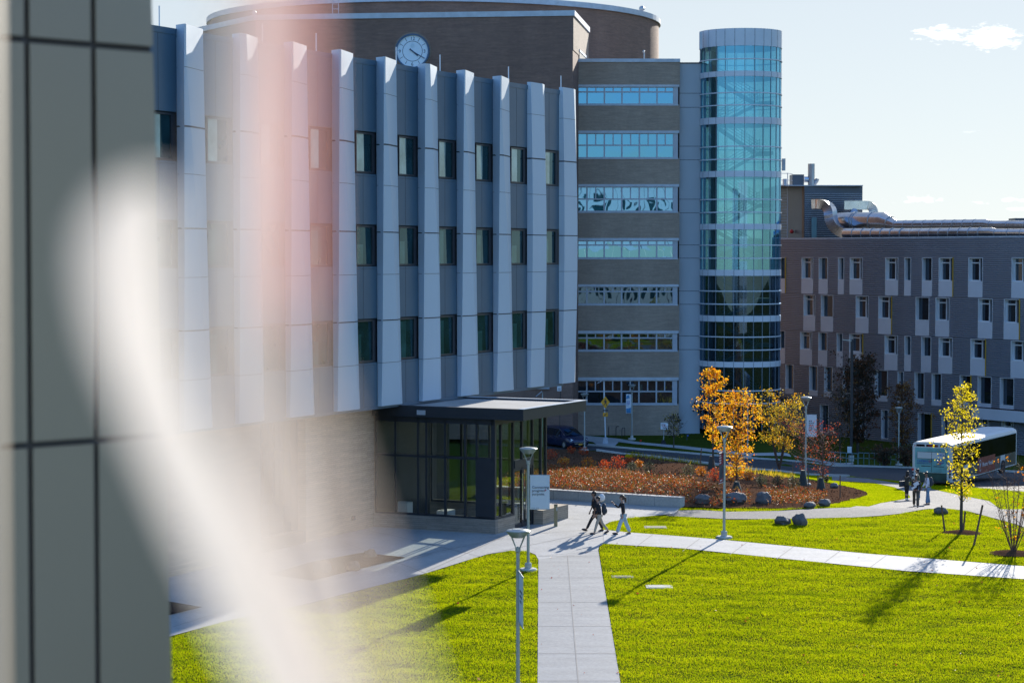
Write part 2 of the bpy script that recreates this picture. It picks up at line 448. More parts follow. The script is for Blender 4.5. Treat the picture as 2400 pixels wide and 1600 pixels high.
build_ground()

def overlay(name, poly, mat, off, zf=zt, kind='structure', px=True, step=1.5, parent=None):
    pts = [p if isinstance(p, Vector) else G(p[0], p[1], zf) for p in poly]
    bm = bmesh.new()
    vs = [bm.verts.new((p.x, p.y, 0)) for p in pts]
    for t in tessellate_polygon([[Vector((p.x, p.y, 0)) for p in pts]]):
        try: bm.faces.new([vs[i] for i in t])
        except ValueError: pass
    x0 = min(p.x for p in pts); x1 = max(p.x for p in pts); y0 = min(p.y for p in pts); y1 = max(p.y for p in pts)
    for k in range(int((x1 - x0) / step)):
        bmesh.ops.bisect_plane(bm, geom=bm.verts[:] + bm.edges[:] + bm.faces[:], plane_co=(x0 + (k + 1) * step, 0, 0), plane_no=(1, 0, 0))
    for k in range(int((y1 - y0) / step)):
        bmesh.ops.bisect_plane(bm, geom=bm.verts[:] + bm.edges[:] + bm.faces[:], plane_co=(0, y0 + (k + 1) * step, 0), plane_no=(0, 1, 0))
    bmesh.ops.recalc_face_normals(bm, faces=bm.faces[:])
    for v in bm.verts: v.co.z = zf(v.co.x, v.co.y) + off
    me = bpy.data.meshes.new(name); bm.to_mesh(me); bm.free()
    if me.polygons and sum(p.normal.z for p in me.polygons) < 0: me.flip_normals()
    me.materials.append(M_[mat])
    o = bpy.data.objects.new(name, me); C.objects.link(o)
    if parent: o.parent = parent
    elif kind: o['kind'] = kind
    return o

PLAZA = [(60,1600),(405,1490),(535,1455),(727,1413),(800,1394),(985,1348),(1100,1312),(1140,1300),(1195,1291),(1235,1292),(1255,1300),(1262,1312),
         (1402,1290),(1404,1281),(1415,1275),(1413,1242),(1406,1236),(1429,1224),(1471,1215),(1522,1210),(1580,1204),(1597,1190),(1288,1171),(1200,1180),(700,1235),(60,1300)]
PATH_C = [(1262,1312),(1402,1290),(1454,1600),(1490,1800),(1530,2050),(1250,2050),(1255,1800),(1260,1600)]
PATH_B = [(1415,1275),(1413,1242),(1472,1248.6),(1683,1265),(2038,1299),(2400,1328),(2700,1352),(2700,1390),(2400,1358),(2123,1339),(1825,1309),(1600,1286),(1480,1279)]
PATH_A = [(1580,1204),(1590,1197),(1640,1196),(1706,1200),(1825,1198),(1995,1190),(2063,1180),(2110,1172),(2134,1166),(2127,1155),(2096,1142),(2048,1132),(2000,1129),(1950,1126),
          (1950,1117),(2000,1119),(2035,1122),(2100,1132),(2185,1147),(2255,1162),(2319,1175),(2400,1198),(2600,1240),(2600,1285),(2400,1236),(2367,1225),(2319,1212),(2271,1199),(2223,1193),(2179,1193),(2112,1204),(2064,1209),(2000,1213),(1950,1214),(1825,1217),(1706,1217),(1650,1214),(1560,1209)]
L1 = [(1404,1290),(1406,1282),(1415,1276),(1480,1280),(1600,1287),(1825,1310),(2123,1340),(2400,1359),(2700,1391),(2900,1700),(2900,2050),(1532,2050),(1491,1800),(1455,1600)]
L2 = [(1407,1236),(1429,1224),(1471,1215),(1522,1210),(1560,1210),(1650,1215),(1706,1218),(1825,1218),(1950,1215),(2064,1210),(2112,1205),(2179,1194),(2223,1194),(2271,1200),(2319,1213),(2367,1226),(2400,1237),(2600,1286),(2700,1350),(2400,1327),(2038,1298),(1683,1264),(1472,1248),(1413,1242)]
L3 = [(1590,1196),(1600,1185),(1676,1190),(1804,1191),(1868,1192),(1932,1184),(1970,1176),(2010,1168),(2034,1160),(2030,1152),(2000,1143),(1970,1137),(1930,1128),(1950,1127),(2000,1130),(2048,1133),(2096,1143),(2127,1156),(2133,1166),(2110,1171),(2063,1179),(1995,1189),(1825,1197),(1706,1199),(1640,1195)]
L4 = [(1950,1116),(2000,1118),(2035,1121),(2100,1131),(2185,1146),(2255,1161),(2319,1174),(2400,1197),(2600,1239),(2600,1185),(2400,1153),(2300,1144),(2180,1133),(2100,1127),(2035,1121.5),(1990,1116)]
L5 = [(60,1602),(405,1491),(535,1456),(727,1414),(800,1395),(985,1349),(1100,1313),(1140,1301),(1195,1292),(1235,1293),(1254,1301),(1261,1313),(1259,1600),(1254,1800),(1249,2050),(60,2050)]
L6 = [(1750,1097),(1820,1105),(1900,1114),(1950,1116),(1950,1126),(1930,1128),(1900,1122),(1850,1117)]
overlay('plaza', PLAZA, 'concrete', .025)
overlay('path', PATH_C, 'concrete_new', .030)
overlay('path', PATH_B, 'path_pale', .034)
overlay('path', PATH_A, 'asphalt_path', .029)

def strip(mb, a, b, w, off, n=8):          # a thin joint on the paving between two pixels
    A = G(*a); B = G(*b)
    d = (B - A); d.z = 0; d.normalize(); s = Vector((-d.y, d.x, 0)) * w * .5
    pr = None
    for i in range(n + 1):
        p = A.lerp(B, i / n); p.z = zt(p.x, p.y) + off
        if pr: mb.quad(pr - s, p - s, p + s, pr + s)
        pr = p
mb = MB()
for v, ur in ((1304, 1405), (1355, 1413), (1412.5, 1423), (1469, 1432), (1533, 1443), (1597, 1453)):
    strip(mb, (1262, v), (ur, v), .035, .036)
strip(mb, (1330, 1304), (1356, 1610), .03, .037)
for u in (1530, 1640, 1750, 1860, 1970, 2080, 2190, 2300):
    k = (u - 1472) / 928; strip(mb, (u, 1248.6 + k * 79 + .5), (u - 40, 1279 + (u - 1480) / 920 * 79), .03, .040)
for a, b in (((1140,1300),(1420,1243)), ((1262,1304),(1402,1292)), ((1300,1180),(1560,1200)), ((1290,1196),(1500,1212)), ((1320,1215),(1430,1223)), ((1140,1262),(1400,1240)),
             ((1000,1340),(1260,1226)), ((600,1380),(1180,1262)), ((540,1420),(1010,1300)), ((405,1470),(700,1380)), ((860,1243),(1130,1306)), ((760,1255),(1000,1345))):
    strip(mb, a, b, .03, .033)
struct('path_joints', mb, 'joint')

# planting beds; the retaining wall stands along WA-WB, the bed begins behind it
WA, WB = G(1240, 1168), G(1595, 1190.5)
WDir = (WB - WA).normalized(); WBack = Vector((-WDir.y, WDir.x, 0)).normalized()
BED = [WA - WDir * 3 + WBack * .3, WA + WBack * .3, WB + WBack * .3, WB + WDir * .12 + WBack * .02, (1608,1187),(1676,1189),(1804,1190),(1868,1191),(1932,1183),(1970,1175),(2010,1167),(2034,1159),(2030,1152),(2000,1143),(1970,1137),(1900,1125),
       (1850,1118),(1800,1109),(1753,1103),(1684,1093),(1600,1083),(1516,1072),(1470,1064),(1400,1057),(1240,1050)]
overlay('planting_bed', BED, 'mulch', .0, zbed, step=1.0)
overlay('planter_bed', [(627,1348),(730,1319),(848,1297),(950,1308),(784,1350),(734,1363)], 'mulch_dark', .05)
overlay('planter_bed', [(300,1400),(405,1413),(474,1425),(405,1441),(300,1470)], 'mulch_dark', .05)

# road, kerbs, far pavements
ROAD = [(1100,1040),(1240,1050),(1400,1056),(1516,1069),(1600,1080),(1684,1090),(1753,1100),(1820,1105),(1900,1114),(1990,1117),(2035,1121.5),(2100,1127),(2180,1133),(2300,1144),(2400,1153),(2600,1180),
        (2600,1112),(2400,1108),(2140,1098),(2000,1094),(1865,1083),(1753,1075),(1650,1067),(1500,1055),(1400,1046),(1240,1030),(1100,1018)]
overlay('road', ROAD, 'asphalt', .02, step=3)
def kerb(name, pxs, w=.18, h=.14):
    pts = []
    for i in range(len(pxs) - 1):
        a = G(*pxs[i]); b = G(*pxs[i + 1]); n = max(1, int((b - a).length / 3))
        pts += [a.lerp(b, k / n) for k in range(n)]
    pts.append(G(*pxs[-1]))
    mb = MB(); prev = None
    for i, p in enumerate(pts):
        t = pts[min(i + 1, len(pts) - 1)] - pts[max(i - 1, 0)]; t.z = 0; t.normalize(); s = Vector((-t.y, t.x, 0)) * w * .5
        z = zt(p.x, p.y); ring = [Vector((p.x, p.y, z - .2)) - s, Vector((p.x, p.y, z + h)) - s, Vector((p.x, p.y, z + h)) + s, Vector((p.x, p.y, z - .2)) + s]
        if prev:
            for k in range(4): mb.quad(prev[k], ring[k], ring[(k + 1) % 4], prev[(k + 1) % 4])
        prev = ring
    struct(name, mb, 'kerb')
kerb('kerb', [(1400,1056.5),(1516,1069.5),(1600,1080.5),(1684,1090.5),(1753,1100.5),(1820,1105.5),(1900,1114.5),(1990,1117)], .2, .16)
kerb('kerb', [(1100,1017),(1240,1029),(1400,1045),(1500,1054),(1650,1066),(1753,1074),(1865,1082),(2000,1093),(2140,1097),(2400,1107)])
overlay('pavement', [(1240,1012),(1340,1018),(1450,1028),(1600,1045),(1669,1053),(1760,1062),(1900,1074),(2000,1083),(2000,1088),(1900,1079),(1760,1068),(1669,1060),(1600,1052),(1450,1036),(1440,1046),(1400,1043),(1390,1036),(1340,1028),(1240,1024)], 'concrete', .03, step=3)
overlay('footpath', [(1410,1003),(1480,997),(1565,987),(1566,991),(1490,1002),(1430,1008)], 'concrete', .03, step=3)
overlay('footpath', [(1405,986),(1490,985),(1500,988),(1420,990)], 'concrete', .03, step=3)

# ------------------------------------------------------------------ grass
def inside(poly, X, Y):
    c = np.zeros(len(X), bool); n = len(poly); j = n - 1
    for i in range(n):
        xi, yi = poly[i]; xj, yj = poly[j]
        if yi != yj:
            m = ((yi > Y) != (yj > Y)) & (X < (xj - xi) * (Y - yi) / (yj - yi) + xi); c ^= m
        j = i
    return c
def world(poly): return [(p.x, p.y) for p in (G(u, v) for u, v in poly)]
def world_bed(poly): return [(p.x, p.y) for p in (p if isinstance(p, Vector) else G(p[0], p[1], zbed) for p in poly)]
zt_v = np.vectorize(zt, otypes=[float])
def lumps(X, Y):                           # mown-lawn unevenness
    return (.5 * np.sin(X * .9 + 1.3 * np.sin(Y * .55)) * np.sin(Y * 1.9 + .8 * np.sin(X * .7)) + .5 * np.sin(X * 2.1 + Y * .8) * np.sin(Y * 3.3 - X * .6 + np.sin(X * 1.7)))
def grass(polys, density, h, seed):
    rg = np.random.default_rng(seed); AX = []; AY = []
    for poly in polys:
        W = world(poly); xs = [p[0] for p in W]; ys = [p[1] for p in W]
        x0, x1, y0, y1 = max(min(xs), -22), min(max(xs), 45), max(min(ys), 56), max(ys)
        n = int((x1 - x0) * (y1 - y0) * density)
        X = rg.uniform(x0, x1, n); Y = rg.uniform(y0, y1, n)
        k = inside(W, X, Y) & (np.abs(X) < Y * .25 + 2.5)
        AX.append(X[k]); AY.append(Y[k])
    X = np.concatenate(AX); Y = np.concatenate(AY); n = len(X)
    L = lumps(X, Y)
    Z = zt_v(X, Y) + .016 * (L + .6)
    clump = .5 + .5 * np.sin(X * 6.1 + 2 * np.sin(Y * 3.7)) * np.sin(Y * 7.3 + 2 * np.sin(X * 4.1))
    H = h * rg.uniform(.55, 1.3, n) * (1 + .4 * L) * (.75 + .5 * clump)
    a = rg.uniform(0, 6.283, n); w = rg.uniform(.005, .011, n)
    lean = rg.normal(0, .45, (n, 2))
    V = np.empty((n, 3, 3))
    V[:, 0, 0] = X - np.cos(a) * w; V[:, 0, 1] = Y - np.sin(a) * w; V[:, 0, 2] = Z
    V[:, 1, 0] = X + np.cos(a) * w; V[:, 1, 1] = Y + np.sin(a) * w; V[:, 1, 2] = Z
    V[:, 2, 0] = X + lean[:, 0] * H; V[:, 2, 1] = Y + lean[:, 1] * H; V[:, 2, 2] = Z + H
    me = bpy.data.meshes.new('grass')
    me.vertices.add(n * 3); me.vertices.foreach_set('co', V.reshape(-1))
    me.loops.add(n * 3); me.loops.foreach_set('vertex_index', np.arange(n * 3, dtype=np.int32))
    me.polygons.add(n); me.polygons.foreach_set('loop_start', np.arange(0, n * 3, 3, dtype=np.int32)); me.polygons.foreach_set('loop_total', np.full(n, 3, np.int32))
    me.update(); me.validate(); me.materials.append(M_['grass_blade'])
    o = bpy.data.objects.new('grass', me); C.objects.link(o); o['kind'] = 'stuff'
    return o
grass([L1, L2, L3, L4, L5, L6], 900, .047, 3)

# fallen leaves on the lawns
def litter():
    rg = random.Random(5); mb = MB()
    for poly, n in ((L5, 90), (L1, 150), (L2, 50)):
        W = world(poly); xs = [p[0] for p in W]; ys = [p[1] for p in W]
        for _ in range(n):
            x = rg.uniform(max(-14, min(xs)), min(22, max(xs))); y = rg.uniform(58, max(ys))
            if inside(W, np.array([x]), np.array([y]))[0]:
                mb.leaf((x, y, zt(x, y) + rg.uniform(.03, .08)), rg.choice((.06, .08, .12)), rg, 2)
    for poly, n in ((PATH_C, 26), (PATH_B, 26), (PATH_A, 30)):
        W = world(poly); xs = [p[0] for p in W]; ys = [p[1] for p in W]; c = 0
        while c < n:
            x = rg.uniform(max(-14, min(xs)), min(26, max(xs))); y = rg.uniform(max(56, min(ys)), max(ys))
            if inside(W, np.array([x]), np.array([y]))[0]: mb.leaf((x, y, zt(x, y) + .05), rg.choice((.05, .07, .1)), rg, 3); c += 1
    struct('fallen_leaves', mb, 'leaf_red', 'stuff')
litter()
# ------------------------------------------------------------------ the finned building and its glass porch
FO = Vector((-11.66, 80.4, 0))
FD3 = Vector((FD[0], FD[1], 0)); FN3 = Vector((FN[0], FN[1], 0))
MF = Matrix((FD3, FN3, Vector((0, 0, 1)))).transposed().to_4x4(); MF.translation = FO      # local (s, p, z) -> world  (mirrored axes)
def fpt(s, p, z): return FO + FD3 * s + FN3 * p + Vector((0, 0, z))
class FB(MB):
    def sbox(s, s0, s1, p0, p1, z0, z1): return s.box(s0, s1, p0, p1, z0, z1, MF)
bld = Thing('finned_building', fpt(16, 0, 0), 'white finned building with dark panels between its folded vertical fins, beside the glass porch', 'building')
ZB, ZT = 5.40, 19.8
SP_ = 3.633
SEAMS = (ZB, 8.98, 12.66, 16.30, ZT + .12)
S_END = 9 * SP_ + .15
# body behind the panels
b = FB(); b.sbox(-14, S_END - .35, -22, -.12, ZB + .02, ZT - .25)
bld.part('wall', b, 'panel_gap')
b = FB(); b.sbox(-14, S_END - .4, -21.5, -.5, ZT - .25, ZT - .1); bld.part('roof', b, 'roof_white')
b = FB(); b.sbox(-14, S_END - .3, -.34, .02, ZT - .24, ZT - .02); b.sbox(S_END - .66, S_END - .3, -22, -.34, ZT - .24, ZT - .02); bld.part('parapet', b, 'panel_dark')
b = FB(); b.sbox(-14, S_END - .4, -21.9, .0, ZB - .14, ZB - .005); bld.part('soffit', b, 'panel_dark')

FIN_P = .40
def fin(i, s0):
    """folded fin: ridge on the near side, a flat facet, then a facet that returns to the wall and catches the sun"""
    flip = i in (8, 9)
    mb = MB(); rows = []
    zs = [ZB - .02] + list(SEAMS[1:])
    n = 16
    for k in range(n + 1):
        z = zs[0] + (zs[-1] - zs[0]) * k / n
        t = k / n                       # 0 bottom .. 1 top
        if flip: w = 1.86 + .16 * math.sin(3.14 * t); c = w - .42 - .18 * t; pp = .14 + .12 * math.sin(3.0 * t); r = .05
        else:
            w = 2.10 - .50 * t ** .7; pp = .16 + .33 * t ** .8; r = .03 - .32 * t
            if i in (1, 5): w = 1.66 + .36 * (1 - t); c = w - .50 - (w - .9) * max(0, t - .35) / .65
            else: c = max(.1, (w - r) - (2.4 + 1.6 * t) * pp)
        rows.append([(min(0, r) * .2, -.02), (r, pp), (r + c, pp + .02), (w, .02), (w, -.12)])
    vs = []; fs = []
    for k, row in enumerate(rows):
        z = zs[0] + (zs[-1] - zs[0]) * k / n
        vs += [fpt(s0 + a, p, z) for a, p in row]
    for k in range(n):
        for j in range(4):
            fs.append((k * 5 + j, k * 5 + j + 1, (k + 1) * 5 + j + 1, (k + 1) * 5 + j))
    fs.append((0, 1, 2, 3, 4)); m = n * 5; fs.append((m + 4, m + 3, m + 2, m + 1, m))
    mb.add(vs, fs)
    # joints between the fin's plates
    mb.cur = 1
    for z, hh in ((SEAMS[1], .022), (SEAMS[2], .022), (SEAMS[3], .03), (10.9, .008), (14.6, .008), (18.4, .008), (7.2, .008)):
        t = (z - zs[0]) / (zs[-1] - zs[0]); k = min(n - 1, int(t * n)); q = t * n - k
        row = [((1 - q) * a[0] + q * c[0], (1 - q) * a[1] + q * c[1]) for a, c in zip(rows[k], rows[k + 1])]
        for (a0, p0), (a1, p1) in zip(row[:3], row[1:4]):
            mb.quad(fpt(s0 + a0 - .004, p0 + .006, z - hh), fpt(s0 + a1, p1 + .006, z - hh), fpt(s0 + a1, p1 + .006, z + hh), fpt(s0 + a0 - .004, p0 + .006, z + hh))
    bld.part('fin', mb, ('fin_metal', 'panel_gap'))
WZ = ((7.26, 9.02), (11.26, 12.92), (15.09, 16.76))
WR = random.Random(4)
def gap(i, s0):
    a, b_ = s0 + 1.50, s0 + SP_ - .01
    zs = [ZB] + [z for w in WZ for z in w] + [ZT - .02]
    bands = [(ZB, WZ[0][0] - .03), (WZ[0][1] + .05, WZ[1][0] - .03), (WZ[1][1] + .05, WZ[2][0] - .03), (WZ[2][1] + .05, ZT - .05)]
    for (z0, z1) in bands:
        m = FB(); m.sbox(a, b_ - .05, -.12, .0, z0, z1)
        m.cur = 1; j = m; j.sbox(a + .92, a + .935, .0, .004, z0, z1)
        if z1 - z0 > 3: j.sbox(a, b_ - .22, .0, .004, z1 - 1.15, z1 - 1.13); j.sbox(a, b_ - .22, .0, .004, z1 - .22, z1 - .205)
        else: j.sbox(a, b_ - .22, .0, .004, z1 - .1, z1 - .09)
        bld.part('spandrel_panel', m, ('panel_dark', 'panel_gap'))
    for (z0, z1) in WZ:
        m = FB(); x0, x1 = a + .42, b_ - .30
        m.sbox(x0, x0 + .05, -.115, -.03, z0, z1); m.sbox(x1 - .07, x1, -.115, -.03, z0, z1); m.sbox(x0 + .05, x1 - .07, -.115, -.03, z0, z0 + .07); m.sbox(x0 + .05, x1 - .07, -.115, -.03, z1 - .07, z1)
        m.sbox(x1, b_ - .1, -.115, -.06, z0, z1)
        w = bld.part('window', m, 'frame_dark')
        xm = x0 + .05 + (x1 - x0 - .12) * (.50 if z1 > 15 else WR.uniform(.2, .5))
        g = FB(); g.sbox(x0 + .05, xm, -.083, -.06, z0 + .07, z1 - .07 if z1 > 15 else z1 - WR.uniform(.07, .9)); bld.part('reflection_pane', g, 'pane_fin_reflect' if z1 > 15 else 'pane_fin_reflect_mid', w)  # paler strip: sky reflection put into the colour of the pane's left part
        g = FB(); g.sbox(x0 + .05, x1 - .07, -.10, -.082, z0 + .07, z1 - .07); bld.part('pane', g, 'pane_fin', w)
for i in range(-2, 10): fin(i, i * SP_ - .72)
for i in range(-2, 9): gap(i, i * SP_ - .72)
m = FB(); m.sbox(S_END - .42, S_END - .3, -22, -.12, ZB, ZT); bld.part('end_wall', m, 'panel_dark')
for k, s in enumerate((-1.4, 5.4, 9.4, 16.0, 20.0, 26.9, 32.8)):
    m = MB(); m.tube([fpt(s, -.3, ZT - .1), fpt(s, -.3, ZT + .75)], .025, 6); bld.part('lightning_rod', m, 'white_paint')
# ground floor in ledge stone, set back under the overhang
m = FB(); m.sbox(10.2, 21.1, -1.9, -1.35, -.4, ZB - .14); m.sbox(-14, 6.8, -1.9, -1.35, -.6, ZB - .14); bld.part('stone_wall', m, 'ledge_stone')
m = FB(); m.sbox(6.8, 10.2, -1.9, -1.75, -.4, ZB - .14); m.sbox(6.8, 10.2, -1.75, -1.35, -.5, .5); fr = bld.part('ground_floor_window', m, 'frame_dark')
m = FB(); 
for k in range(3): m.sbox(6.85 + k * 1.12, 6.85 + k * 1.12 + 1.06, -1.74, -1.7, .52, ZB - .2)
bld.part('pane', m, 'pane_lab', fr)
m = FB(); m.sbox(-14, 24, -22, -1.95, -.6, ZB - .14); bld.part('inner_wall', m, 'interior')
m = FB(); m.sbox(13.9, 14.15, -1.35, -1.29, .5, .68); bld.part('wall_outlet', m, 'frame_dark')

# glass porch
por = Thing('entrance_porch', fpt(18.5, 2, 0), 'dark framed glass entrance porch with a flat roof, projecting from the finned building', 'porch')
A0, A1, PW, PZ = 15.9, 21.0, 4.4, 4.84
m = FB(); m.sbox(15.6, 22.0, -1.3, 5.9, PZ, PZ + .38); ro = por.part('roof', m, 'frame_dark')
m = FB(); m.sbox(15.6, 22.0, 5.7, 5.9, PZ + .38, PZ + .47); m.sbox(15.6, 15.8, -1.3, 5.7, PZ + .38, PZ + .47); m.sbox(21.8, 22.0, -1.3, 5.7, PZ + .38, PZ + .47)
por.part('parapet', m, 'frame_dark', ro)
m = FB(); m.sbox(15.8, 21.8, -1.3, 5.7, PZ + .38, PZ + .40); por.part('roof_membrane', m, 'roof_grey', ro)
m = FB(); m.sbox(15.56, 22.04, 5.66, 5.94, PZ + .47, PZ + .49); m.sbox(21.76, 22.04, -1.3, 5.66, PZ + .47, PZ + .49); por.part('coping', m, 'coping', ro)
m = FB(); PL = .62
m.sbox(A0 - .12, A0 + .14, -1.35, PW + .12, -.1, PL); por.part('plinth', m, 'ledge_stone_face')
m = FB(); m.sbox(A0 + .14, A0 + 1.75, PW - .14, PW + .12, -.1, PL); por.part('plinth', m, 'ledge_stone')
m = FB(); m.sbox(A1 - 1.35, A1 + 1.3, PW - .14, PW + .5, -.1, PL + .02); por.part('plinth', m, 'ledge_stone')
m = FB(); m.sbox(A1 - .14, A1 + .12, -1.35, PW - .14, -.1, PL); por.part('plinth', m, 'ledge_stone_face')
# frames: front-left face (constant s = A0), right face (constant p = PW), back face (s = A1)
m = FB(); t = .09
for p in (-1.3, -.35, .75, 1.15, 2.05, 3.0, 3.55): m.sbox(A0 - .05, A0 + .07, p, p + t, PL, PZ)
m.sbox(A0 - .05, A0 + .07, -1.3, PW, PL, PL + .09); m.sbox(A0 - .05, A0 + .07, -1.3, PW, PZ - .25, PZ); m.sbox(A0 - .05, A0 + .07, -1.3, PW, 3.1, 3.2)
m.sbox(A0 - .05, A0 + .10, PW - .12, PW + .06, PL, PZ)
m.sbox(A0 - .05, A0 + .07, 3.64, 4.28, PL, 3.1)
por.part('curtain_wall_frame', m, 'frame_dark')
m = FB()
for s in (A0 + .55, A0 + 1.72, A0 + 2.6, A0 + 3.65, A1 - .6, A1 - .09): m.sbox(s, s + t, PW - .06, PW + .06, PL if s < A0 + 1 else .03, PZ)
m.sbox(A0 + .1, A1, PW - .06, PW + .06, PZ - .25, PZ); m.sbox(A0 + 1.8, A0 + 3.65, PW - .10, PW + .10, 2.62, 2.95); m.sbox(A0 + .1, A0 + 1.7, PW - .06, PW + .06, PL, PL + .09); m.sbox(A0 + 3.7, A1, PW - .06, PW + .06, PL, PL + .09)
por.part('curtain_wall_frame', m, 'frame_dark')
m = FB()
for p in (-1.3, .2, 1.6, 2.6, 3.5, PW - .09): m.sbox(A1 - .07, A1 + .05, p, p + t, PL, PZ)
m.sbox(A1 - .07, A1 + .05, -1.3, PW, PL, PL + .09); m.sbox(A1 - .07, A1 + .05, -1.3, PW, PZ - .25, PZ); m.sbox(A1 - .07, A1 + .05, -1.3, PW, 2.6, 2.7)
por.part('curtain_wall_frame', m, 'frame_dark')
for nm, q in (('glazing', (A0 + .0, A0 + .012, -1.3, PW)), ('glazing', (A1 - .012, A1, -1.3, PW))):
    m = FB(); m.sbox(q[0], q[1], q[2], q[3], PL + .05, PZ - .1); por.part(nm, m, 'glass_pavilion')
m = FB(); m.sbox(A0 + .1, A0 + 1.75, PW - .006, PW + .006, PL + .05, PZ - .1); m.sbox(A0 + 3.7, A1 - .05, PW - .006, PW + .006, PL + .05, PZ - .1); m.sbox(A0 + 1.8, A0 + 3.65, PW - .006, PW + .006, 2.95, PZ - .1)
por.part('glazing', m, 'glass_pavilion')
for s in (A0 + 1.82, A0 + 2.74):
    m = FB(); m.sbox(s, s + .06, PW - .04, PW + .04, .04, 2.6); m.sbox(s + .8, s + .86, PW - .04, PW + .04, .04, 2.6); m.sbox(s + .06, s + .8, PW - .04, PW + .04, .04, .2); m.sbox(s + .06, s + .8, PW - .04, PW + .04, 2.5, 2.6)
    d = por.part('door', m, 'frame_dark')
    g = FB(); g.sbox(s + .06, s + .8, PW - .005, PW + .005, .2, 2.5); por.part('pane', g, 'glass_pavilion', d)
    h = MB(); hs = s + (.72 if s < A0 + 2 else .14); h.tube([fpt(hs, PW + .1, .35), fpt(hs, PW + .1, 2.35)], .028, 8); h.tube([fpt(hs, PW, .6), fpt(hs, PW + .1, .6)], .015, 6); h.tube([fpt(hs, PW, 2.1), fpt(hs, PW + .1, 2.1)], .015, 6)
    por.part('handle', h, 'chrome', d)
m = FB(); m.sbox(A0 + .16, A1 - .14, -1.3, PW - .14, -.05, .06); por.part('floor', m, 'interior')
m = FB(); m.sbox(A0 + 1.0, A0 + 1.5, -.9, -.3, .06, 1.0); m.sbox(A0 + 2.4, A0 + 3.2, .4, .9, .06, .55); por.part('radiator', m, 'white_paint')
m = FB(); m.sbox(A0 + .3, A1 - .3, -1.1, PW - .3, PZ - .06, PZ - .01); por.part('ceiling', m, 'interior')
m = FB(); m.sbox(A0 + .1, A1 - .1, -1.34, -1.30, .06, PZ - .02); por.part('inner_door_wall', m, 'frame_dark')
m = FB(); m.sbox(15.56, 15.62, .9, 1.3, PZ + .1, PZ + .3); por.part('wall_light', m, 'frame_light')
# ------------------------------------------------------------------ brick complex: clock block, drum, ribbon-window block, stair tower
ck = Thing('clock_building', (-8, 195, -3.2), 'brown brick block with a round clock and a curved drum rising behind', 'building')
P4 = [(-28.7, 202.5), (-22, 191.4), (5.13, 188), (6.9, 202)]
ZC = 32.3
m = MB(); m.prism(P4, -4, ZC - .45); ck.part('wall', m, 'brick_clock')
def offs(poly, d):
    c = Vector((sum(p[0] for p in poly) / len(poly), sum(p[1] for p in poly) / len(poly)))
    return [tuple(Vector(p) + (Vector(p) - c).normalized() * d) for p in poly]
m = MB(); m.prism(offs(P4, .18), ZC - .45, ZC); ck.part('coping', m, 'coping')
DC = Vector((-7.9, 227)); DR = 22.8; ZD = 35.4
m = MB(); m.lathe([(DR, -4), (DR, ZD - .5)], 96, Matrix.Translation((DC.x, DC.y, 0))); ck.part('drum', m, 'brick_brown', smooth=True)
m = MB(); m.lathe([(DR, ZD - .5), (DR + .2, ZD - .5), (DR + .2, ZD), (DR - 1, ZD), (0, ZD - .2)], 96, Matrix.Translation((DC.x, DC.y, 0))); ck.part('drum_coping', m, 'coping')
# side of the clock block: pale brick skin with a louvre
MS = frame((5.13, 188, 0), (1.77, 14, 0))    # x along the side, y to the left (inwards)
m = MB(); m.box(.02, 14.0, -.05, .2, 29, ZC - .46, MS); ck.part('side_wall', m, 'brick_side')
m = MB(); m.box(5.2, 11.4, -.075, .02, 22, ZC - 3.0, MS); lv = ck.part('louvre', m, 'louvre_dark')
m = MB()
for k in range(9): m.box(5.3, 11.3, -.10, -.075, 22.3 + k * .75, 22.6 + k * .75, MS)
m.box(5.0, 11.6, -.12, -.02, ZC - 3.0, ZC - 2.8, MS)
ck.part('slat', m, 'coping', lv)
# clock
MC = frame((-22, 191.4, 0), (27.13, -3.4, 0))       # x along the front, y inwards (away from camera)
pc = RP(967, 120.5, (-22, 191.4, 0), (-.1244, -.9922, 0))
MCk = MC.copy(); MCk.translation = pc
def flat(mb, ang0, ang1, r0, r1, y, n=48):
    vs = []; fs = []
    for k in range(n + 1):
        a = ang0 + (ang1 - ang0) * k / n
        vs += [MCk @ Vector((math.sin(a) * r0, y, math.cos(a) * r0)), MCk @ Vector((math.sin(a) * r1, y, math.cos(a) * r1))]
    for k in range(n): fs.append((2 * k, 2 * k + 1, 2 * k + 3, 2 * k + 2))
    mb.add(vs, fs)
RX = Matrix.Rotation(R(90), 4, 'X')
def disc(mb, r, y0, y1, cx=0, cz=0): mb.lathe([(0, -y1), (r, -y1), (r, -y0), (0, -y0)], 48, MCk @ Matrix.Translation((cx, 0, cz)) @ RX)
m = MB(); flat(m, 0, 6.2832, 1.48, 1.62, -.02); ck.part('clock_brick_ring', m, 'brick_side')
m = MB(); m.lathe([(1.34, .02), (1.34, .16), (1.48, .16), (1.48, .0)], 48, MCk @ RX); rim = ck.part('clock', m, 'clock_rim')
m = MB(); disc(m, 1.34, -.05, .0); ck.part('clock_face', m, 'clock_face', rim)
m = MB(); flat(m, 0, 6.2832, .83, .87, -.062)
for k in range(12):
    if k % 3: 
        a = R(30 * k); d = R(.95); flat(m, a - d, a + d, .93, 1.24, -.062, 1)
m.add(*(lambda t: (t.v, t.f))(text_mesh('12', .42, MCk @ Matrix.Translation((-.20, -.06, .93)) @ RX)))
m.add(*(lambda t: (t.v, t.f))(text_mesh('3', .42, MCk @ Matrix.Translation((.93, -.06, -.15)) @ RX)))
m.add(*(lambda t: (t.v, t.f))(text_mesh('9', .42, MCk @ Matrix.Translation((-1.2, -.06, -.15)) @ RX)))
m.add(*(lambda t: (t.v, t.f))(text_mesh('6', .42, MCk @ Matrix.Translation((-.13, -.06, -1.24)) @ RX)))
